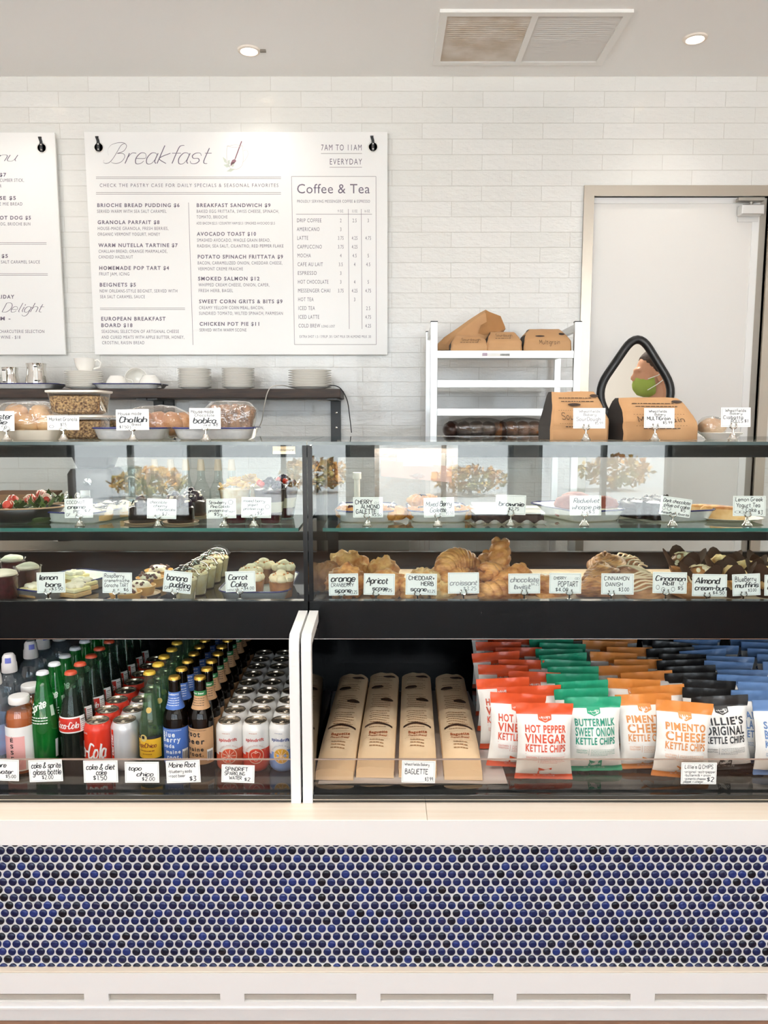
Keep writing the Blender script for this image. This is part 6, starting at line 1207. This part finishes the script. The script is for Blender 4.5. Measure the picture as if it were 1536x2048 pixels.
def spin_decor(fruit, pc, word):
    def dec(o):
        m_ = MB(); lay(m_, printed('spindrift', 'b', .05), fc, -.024, .022, .079, .0075); obj('lettering', outfix(m_), mat('spin_ink_' + pc[1:], pc, .5), o, smooth=False)
        m_ = MB(); V, Fc, W = printed('SPARKLING WATER', 'r', .12); k = 2.3 / W
        m_.add([fc(.002 + (.0245 + y * .004) * math.cos(math.pi * .5 + 1.15 - x * k), .043 + (.0245 + y * .004) * math.sin(math.pi * .5 + 1.15 - x * k)) for x, y in V], Fc); lay(m_, fine(4), fc, -.014, .006, .098, .002); obj('arc_lettering', outfix(m_), mat('spin_grey_' + fruit[1:], '#cfa090' if pc[1] != '2' else '#a9a9b8', .5), o, smooth=False)
        def disc(r, e, n=28): f_ = cyl(.033, e); return MB().add([f_(.002, .043)] + [f_(.002 + r * math.cos(2 * math.pi * k / n), .043 + r * math.sin(2 * math.pi * k / n)) for k in range(n)], [(0, k + 1, (k + 1) % n + 1) for k in range(n)])
        pr = obj('fruit_print', outfix(disc(.0195, .0007)), mat('fruit_rim', '#f0d9c0', .5), o, smooth=False); obj('fruit_ring', outfix(disc(.0178, .0009)), mat('fruit_' + fruit[1:], fruit, .45), pr, smooth=False); m_ = MB(); f_ = cyl(.033, .0012)
        if word == 'strawberry':
            V, Fc = ribbon([smooth_path([(0, -.013), (-.009, -.002), (-.01, .006), (-.005, .009), (0, .007), (.005, .009), (.01, .006), (.009, -.002), (0, -.013)], 4), [(-.005, .009), (0, .013), (.005, .009)], [(0, .008), (0, .014)]], .0011)
            m_.add([f_(.002 + x, .043 + y) for x, y in V], Fc)
        else:
            for k in range(9): a = k * 2 * math.pi / 9; lay(m_, ([(0, -.0004), (.016, -.0007), (.016, .0007), (0, .0004)], [(0, 1, 2, 3)], .016), lambda x, y: f_(.002 + x * math.cos(a) - y * math.sin(a), .043 + x * math.sin(a) + y * math.cos(a)), 0, .016, 0, 1)
        obj('fruit_lines', outfix(m_), mat('fruit_line', '#f3dcc8', .5), pr, smooth=False)
    return dec
M_canw = mat('can_white', '#ece9e4', .3, .1); M_cans = mat('can_silver', '#d5d6d8', .3, .35)
keys = {'ccan': lambda: can([M_redc], 0, coke_can_decor), 'dcan': lambda: can([M_cans], 0, diet_decor), 's0': lambda: can([M_canw, mat('grapefruit_coral', '#c45a3f', .35)], .05, spin_decor('#d8583c', '#b5352b', 'grapefruit')), 's1': lambda: can([M_canw, mat('strawberry_coral', '#c9412c', .35)], .05, spin_decor('#d2452f', '#b5352b', 'strawberry')), 's2': lambda: can([M_canw, mat('lemon_blue', '#7fa0d8', .35)], .05, spin_decor('#e0a83a', '#2f4580', 'lemon'))}
line_up('ccan', keys['ccan'], 195, 1.805, .121, .069, 8, 'red cola can, %s of its row between the bottles', 'red cola cans', .0)
line_up('dcan', keys['dcan'], 249, 1.81, .121, .069, 8, 'silver diet cola can with a red stripe, %s of its row', 'silver diet cola cans', .0)
for j, (px, nm) in enumerate(((459, 'red grapefruit'), (511.5, 'red strawberry'), (565, 'pale blue lemon'))): line_up('s%d' % j, keys['s%d' % j], px, 1.805, .121, .0685, 9, nm + ' sparkling water can, %s of its row', nm + ' sparkling water cans', .0)
# sports-cap water and kombucha jars
WAT = sm([(.032, 0), (.036, .006), (.0372, .03), (.0365, .08), (.0372, .15), (.036, .175), (.028, .2), (.017, .213), (.0145, .217), (.0145, .222)])
def water():
    o = tag(obj('water_bottle', MB().lathe([(0, .003)] + WAT, 32), glass('water_plastic', '#eef3f6', 1.8, body='#b8c6d2', bodyamt=.08), None, ang=60), 'w', 'bottle')
    lb = obj('label', patch(WAT, .05, .125, R(-130), R(130), .0006), mat('water_label_blue', '#6f9cc4', .4, color2='#8d6b7c', scale=9), o)
    obj('sports_cap', MB().lathe([(.0185, .216), (.019, .218), (.018, .238), (.0165, .241), (.0155, .255), (.011, .262), (0, .263)], 30, wob=lambda a, z: .02 * math.sin(a * 18) * (z < .237)), mat('frosted_cap', '#d9d6d6', .4), o); obj('cap_print', patch([(.0168, .24), (.0158, .256)], .2415, .255, R(-25), R(25), .0004, 4), mat('cap_blue', '#6a72c0', .5), o); return o
for i, (px, Y) in enumerate(((-12, 1.79), (20, 1.885), (63, 2.0), (87, 2.085), (120, 2.165))): instance('water', water, (X(px, Y, zw + .2), Y, zw), (0, 0, i * .3), 'water bottle with a frosted sports cap, %s counting back from the glass jars' % ORD[i], 'sports cap water bottles')
JAR = sm([(.029, 0), (.032, .005), (.033, .03), (.033, .1), (.0325, .125), (.027, .144), (.0215, .151), (.021, .16)])
def jar():
    o = tag(obj('tea_jar', MB().lathe([(0, .003)] + JAR, 32), glass('jar_glass', '#f7f3ee', 1.7), None, ang=60), 'j', 'bottle'); f = prof_r(JAR)
    obj('drink', MB().lathe([(0, .004)] + [(f(z) - .002, z) for z in (.005, .03, .1, .125, .136)] + [(0, .136)], 28), mat('amber_tea', '#b8683a', .15, color2='#a65a30', scale=8), o)
    obj('lid', MB().lathe([(.0225, .153), (.0235, .155), (.0235, .165), (.022, .168), (0, .1685)], 28), mat('lid_white', '#eceae6', .35), o); lb = obj('label', patch(JAR, .012, .108, R(-150), R(100), .0005), M_lab, o)
    obj('pink_panel', patch(JAR, .015, .088, R(-62), R(32), .0009), mat('label_pink', '#e6a9a4', .5), lb); m_ = MB()
    for k, c in enumerate('ESSE'): lay(m_, printed(c, 'b'), cyl(.033, .0015), -.014, -.006, .077 - k * .0135, .008)
    lay(m_, ([(0, 0), (1, 0), (1, 1), (0, 1)], [(0, 1, 2, 3)], 1), cyl(.033, .0015), -.0105, -.0085, .0875, .001); lay(m_, fine(3), cyl(.033, .0015), -.016, -.002, .026, .0016); obj('lettering', outfix(m_), M_ink, lb, smooth=False); return o
for i, (px, Y, lb) in enumerate(((39, 1.785, 'amber tea jar with a pink label at the front'), (63, 1.865, 'amber tea jar tucked behind the front jar'))): instance('jar', jar, (X(px, Y, zw + .16), Y, zw), (0, 0, .1 + i * .5), lb, 'amber tea jars').scale = (1.02, 1.02, 1.13)

# ---------------------------------------------------------------- baguettes on their sheet
ps = obj('paper_sheet', MB().grid(lambda u, v: (-.155 + u * .445 - .02 * v * (u > .98) + .006 * math.sin(v * 5), 1.715 + v * .62, .0006 + .002 * abs(math.sin(u * 7 + v * 3))), 16, 10), mat('pale_grey_sheet', '#d6d0cf', .7), None, (0, 0, ZW)); tag(ps, 'pale paper sheet lying under the baguette bags', 'paper')
BL, BH = .56, .05
M_bag = mat('baguette_kraft', '#e6c69c', .75, color2='#eed3ae', scale=5, bump=.002, bscale=12)
def baguette_bag():
    w0 = .045
    def top(u, v): return BH * (.42 + .5 * min(1, v * 6) * (1 - .12 * v)) * (1 - .3 * abs(u) ** 4) + .003 * noise.noise(Vector((u * 2, v * 9, 2.2)))
    def half(v): return w0 * (1 - .03 * v)
    m_ = MB(); n, k = 14, 28
    for j in range(1):
        m_.grid(lambda a, b: ((a * 2 - 1) * half(b), b * BL, top(a * 2 - 1, b)), n, k)
        for s_ in (-1, 1): m_.grid(lambda a, b: (s_ * half(b) * (1 + .03 * math.sin(a * 3.14)), b * BL, a * top(s_, b)), 3, k)
        m_.grid(lambda a, b: ((a * 2 - 1) * w0, -.0 - .012 * (1 - b) , b * top(a * 2 - 1, 0)), n, 3); m_.grid(lambda a, b: ((a * 2 - 1) * half(1), BL, b * top(a * 2 - 1, 1)), n, 2)
        m_.add([(-w0, -.012, 0), (w0, -.012, 0), (w0, BL, 0), (-w0, BL, 0)], [(3, 2, 1, 0)])
    o = obj('baguette_bag', m_, M_bag, None, ang=50); tag(o, 'b', 'bread bag')
    f = lambda u, v: (u * w0, v * BL, top(u, v) + .0012)
    t = MB()
    for row in range(26):
        v = .3 + row * .0255
        if 7 < row < 9 or row in (16, 17, 22): continue
        lay(t, fine(9), f, -.62 if row % 2 else -.55, .6 if row % 3 else .45, v, .007)
    lay(t, dots(16), f, -.75, .75, .275, .006); lay(t, dots(16), f, -.7, .75, .185, .006)
    for q in range(3): lay(t, fine(5 - q % 2), f, -.4, .4, .165 - q * .02, .007)
    obj('small_print', fix_up(t, Vector((0, 0, 1))), mat('tan_print', '#94683f', .7), o, smooth=False); t = MB()
    lay(t, printed('Baguette', 'b', .08), f, -.52, .55, .235, .026); lay(t, penned('French Bread', .13, .05, .3, True), f, -.5, .5, .205, .018); obj('title_lettering', fix_up(t, Vector((0, 0, 1))), mat('rust_ink', '#a8572a', .7), o, smooth=False); t = MB()
    for x0, x1, v, h in ((-.05, .8, .93, .03), (-.75, .05, .77, .045), (-.05, .75, .6, .045)): lay(t, lens(), f, x0, x1, v, h)
    V, Fc = ribbon([[(-.8 + 1.6 * k / 14, .31 + .03 * math.sin(math.pi * (k + 1) / 16)) for k in range(15)]], .02); t.add([f(x, y) for x, y in V], Fc); obj('loaf_drawings', fix_up(t, Vector((0, 0, 1))), mat('dark_brown_ink', '#3a2417', .6), o, smooth=False); return o
for i, (fx, bx_, lb) in enumerate(((669, 708, 'baguette bag nearest the case end panel'), (750, 769, 'second baguette bag from the end panel'), (836, 833, 'third baguette bag, behind the price card'), (927, 900, 'baguette bag with the bare sheet showing beside it'))):
    x0, x1 = X(fx, 1.735, ZW + .03), X(bx_, 2.295, ZW + .05); instance('bag', baguette_bag, (x0, 1.742 + (.0, .012, .012, .0)[i], ZW + .0035), (R(2.2), 0, -math.atan2(x1 - x0, .56)), lb, 'baguette bags on the paper sheet')

# ---------------------------------------------------------------- crisp bags
CW, CH = .137, .178
def chip(key, colr, l1, l2, l3, no, ink):
    rnd = random.Random(key)
    def half(v): return CW / 2 * (1 - .1 * math.sin(math.pi * min(max((v - .03) / .9, 0), 1)) ** .8)
    def thick(u, v):
        a = math.sin(math.pi * min(max((v - .06) / .78, 0), 1)) ** .55 if .06 < v < .84 else 0
        return .0012 + .026 * a * max(0, 1 - abs(u) ** 2.6) ** .7
    def wr(u, v): return .0022 * noise.noise(Vector((u * 3.1, v * 7, len(key) * 3.3))) + .0016 * noise.noise(Vector((u * 9, v * 15, 7.7 + len(key))))
    def bend(v): return -.01 * max(0, v - .8) * 6 * .3
    def pt(u, v, s_): return (u * half(v), s_ * thick(u, v) + wr(u, v) + bend(v), v * CH)
    def mf(a, b):
        u = abs(a * 2 - 1)
        return 1 if b > .862 or b < .075 else 0
    m_ = MB(); m_.grid(lambda a, b: pt(a * 2 - 1, b, -1), 20, 40, mfn=mf); m_.grid(lambda a, b: pt(1 - a * 2, b, 1), 20, 40, mfn=mf)
    mc = mat('crisp_' + key, colr, .38, coat=.15); o = obj('crisp_bag', m_, [mat('crisp_white', '#f2efe9', .38, coat=.15), mc], None, ang=70); tag(o, 'c', 'crisp bag')
    f = lambda u, v, e=.0012: (u * half(v), -thick(u, v) + wr(u, v) + bend(v) - e, v * CH)
    mi = mat('crisp_ink_' + key, ink, .45)
    t = MB(); t.add([f(x, y, .0009) for x, y in ((-.24, .87), (0, .87), (.24, .87), (.24, .79), (0, .755), (-.24, .79))], [(0, 5, 4, 1), (1, 4, 3, 2)]); bdg = obj('badge', fix_up(t, FD), mc, o, smooth=False); t = MB()
    lay(t, printed("LILLIE'S", 'b', .02), lambda u, v: f(u, v, .0016), -.2, .2, .808, .022); V, Fc = ribbon([[(.105 * math.cos(k * .35), .82 + .042 * math.sin(k * .35)) for k in range(19)]], .006); t.add([f(x, y, .0014) for x, y in V], Fc); obj('badge_lettering', fix_up(t, FD), M_lab, bdg, smooth=False)
    t = MB(); t.add([f(x, y, .0009) for x, y in ((-.24, .075), (.24, .075), (.24, .175), (0, .145), (-.24, .175))], [(0, 1, 2, 3), (0, 3, 4)]); bn = obj('number_banner', fix_up(t, FD), mc, o, smooth=False); t = MB(); lay(t, printed(no, 'b', .06), lambda u, v: f(u, v, .0016), -.2, .2, .1, .03); lay(t, printed('NET WT 1.375 OZ (39g)', 'r', .1), lambda u, v: f(u, v, .0012), -.38, .38, .046, .016); obj('number_lettering', fix_up(t, FD), M_lab, bn, smooth=False)
    t = MB(); fw = lambda q: printed(q, 'b', .1)
    for q, (yb, h) in ((l1, (.635, .088)), (l2, (.505, .105)), (l3, (.39, .088))): lay(t, fw(q), f, -.76, .76, yb, h)
    lay(t, printed('SOUTHERN', 'r', .1), f, -.72, -.33, .3, .022); lay(t, printed('TRADITION', 'r', .1), f, -.72, -.33, .268, .022)
    for q in range(5): lay(t, fine(11, random.Random(q)), f, -.2, .74 - (.3 if q == 4 else 0), .314 - q * .019, .005)
    lay(t, ([(0, 0), (1, 0), (1, 1), (0, 1)], [(0, 1, 2, 3)], 1), f, -.76, .76, .355, .003); lay(t, ([(0, 0), (1, 0), (1, 1), (0, 1)], [(0, 1, 2, 3)], 1), f, -.275, -.265, .24, .09)
    obj('lettering', fix_up(t, FD), mi, o, smooth=False); return o
KIND = {'hot': ('#dd5427', 'HOT PEPPER', 'VINEGAR', 'KETTLE CHIPS', 'No.15', '#c8492a'), 'green': ('#1f9c74', 'BUTTERMILK', 'SWEET ONION', 'KETTLE CHIPS', 'No.86', '#1d8a70'), 'orange': ('#dd8a3e', 'PIMENTO', 'CHEESE', 'KETTLE CHIPS', 'No.34', '#d08a4c'), 'black': ('#191818', "LILLIE'S", 'ORIGINAL', 'KETTLE CHIPS', 'No.00', '#1a181c'), 'blue': ('#6688b8', 'SALT AND', 'BLACK PEPPER', 'KETTLE CHIPS', 'No.27', '#5f7fae')}
NAME = {'hot': 'red-topped', 'green': 'green-topped', 'orange': 'orange-topped', 'black': 'black-topped', 'blue': 'blue-topped'}
rng = random.Random(11)
def chips(kind, x0, x1, Yf, n, lab, lean0=8, roll0=0, step=.056, alt=0.0):
    """one row of leaning bags, counted back from the front; alt staggers every other bag"""
    for i in range(n):
        xe = x0 + (x1 - x0) * i / max(n - 1, 1) - (alt if i % 2 else 0) * (i > 0)
        lean = lean0 + rng.uniform(-1, 2); rl = roll0 if i == 0 else rng.uniform(-4, 4); yw = rng.uniform(-.06, .06) if i else 0
        instance('chip_' + kind, lambda: chip(kind, *KIND[kind]), (xe + (rng.uniform(-.008, .008) if i else 0), Yf + i * step, zw + .004 + abs(math.sin(R(rl))) * CW / 2), (R(-lean), R(rl), yw), '%s crisp bag, %s %s' % (NAME[kind], (ORD + ['eleventh', 'twelfth', 'thirteenth'])[i], lab), NAME[kind] + ' crisp bags')
chips('hot', .377, .405, 1.732, 12, 'from the front of its row', 9, 1, alt=.062)
chips('green', .508, .535, 1.775, 10, 'from the front of its row', 8, -1, alt=.02)
chips('orange', .698, .735, 1.728, 12, 'from the front of its row', 11, 5, alt=.066)
chips('black', .822, .87, 1.775, 11, 'from the front of its row', 9, -3, alt=.015)
chips('blue', .952, .99, 1.755, 11, 'from the front of the row beside the black-topped bags', 8, 0, alt=.035)
chips('blue', 1.12, 1.14, 2.05, 6, 'from the front of the short row at the picture edge', 9)
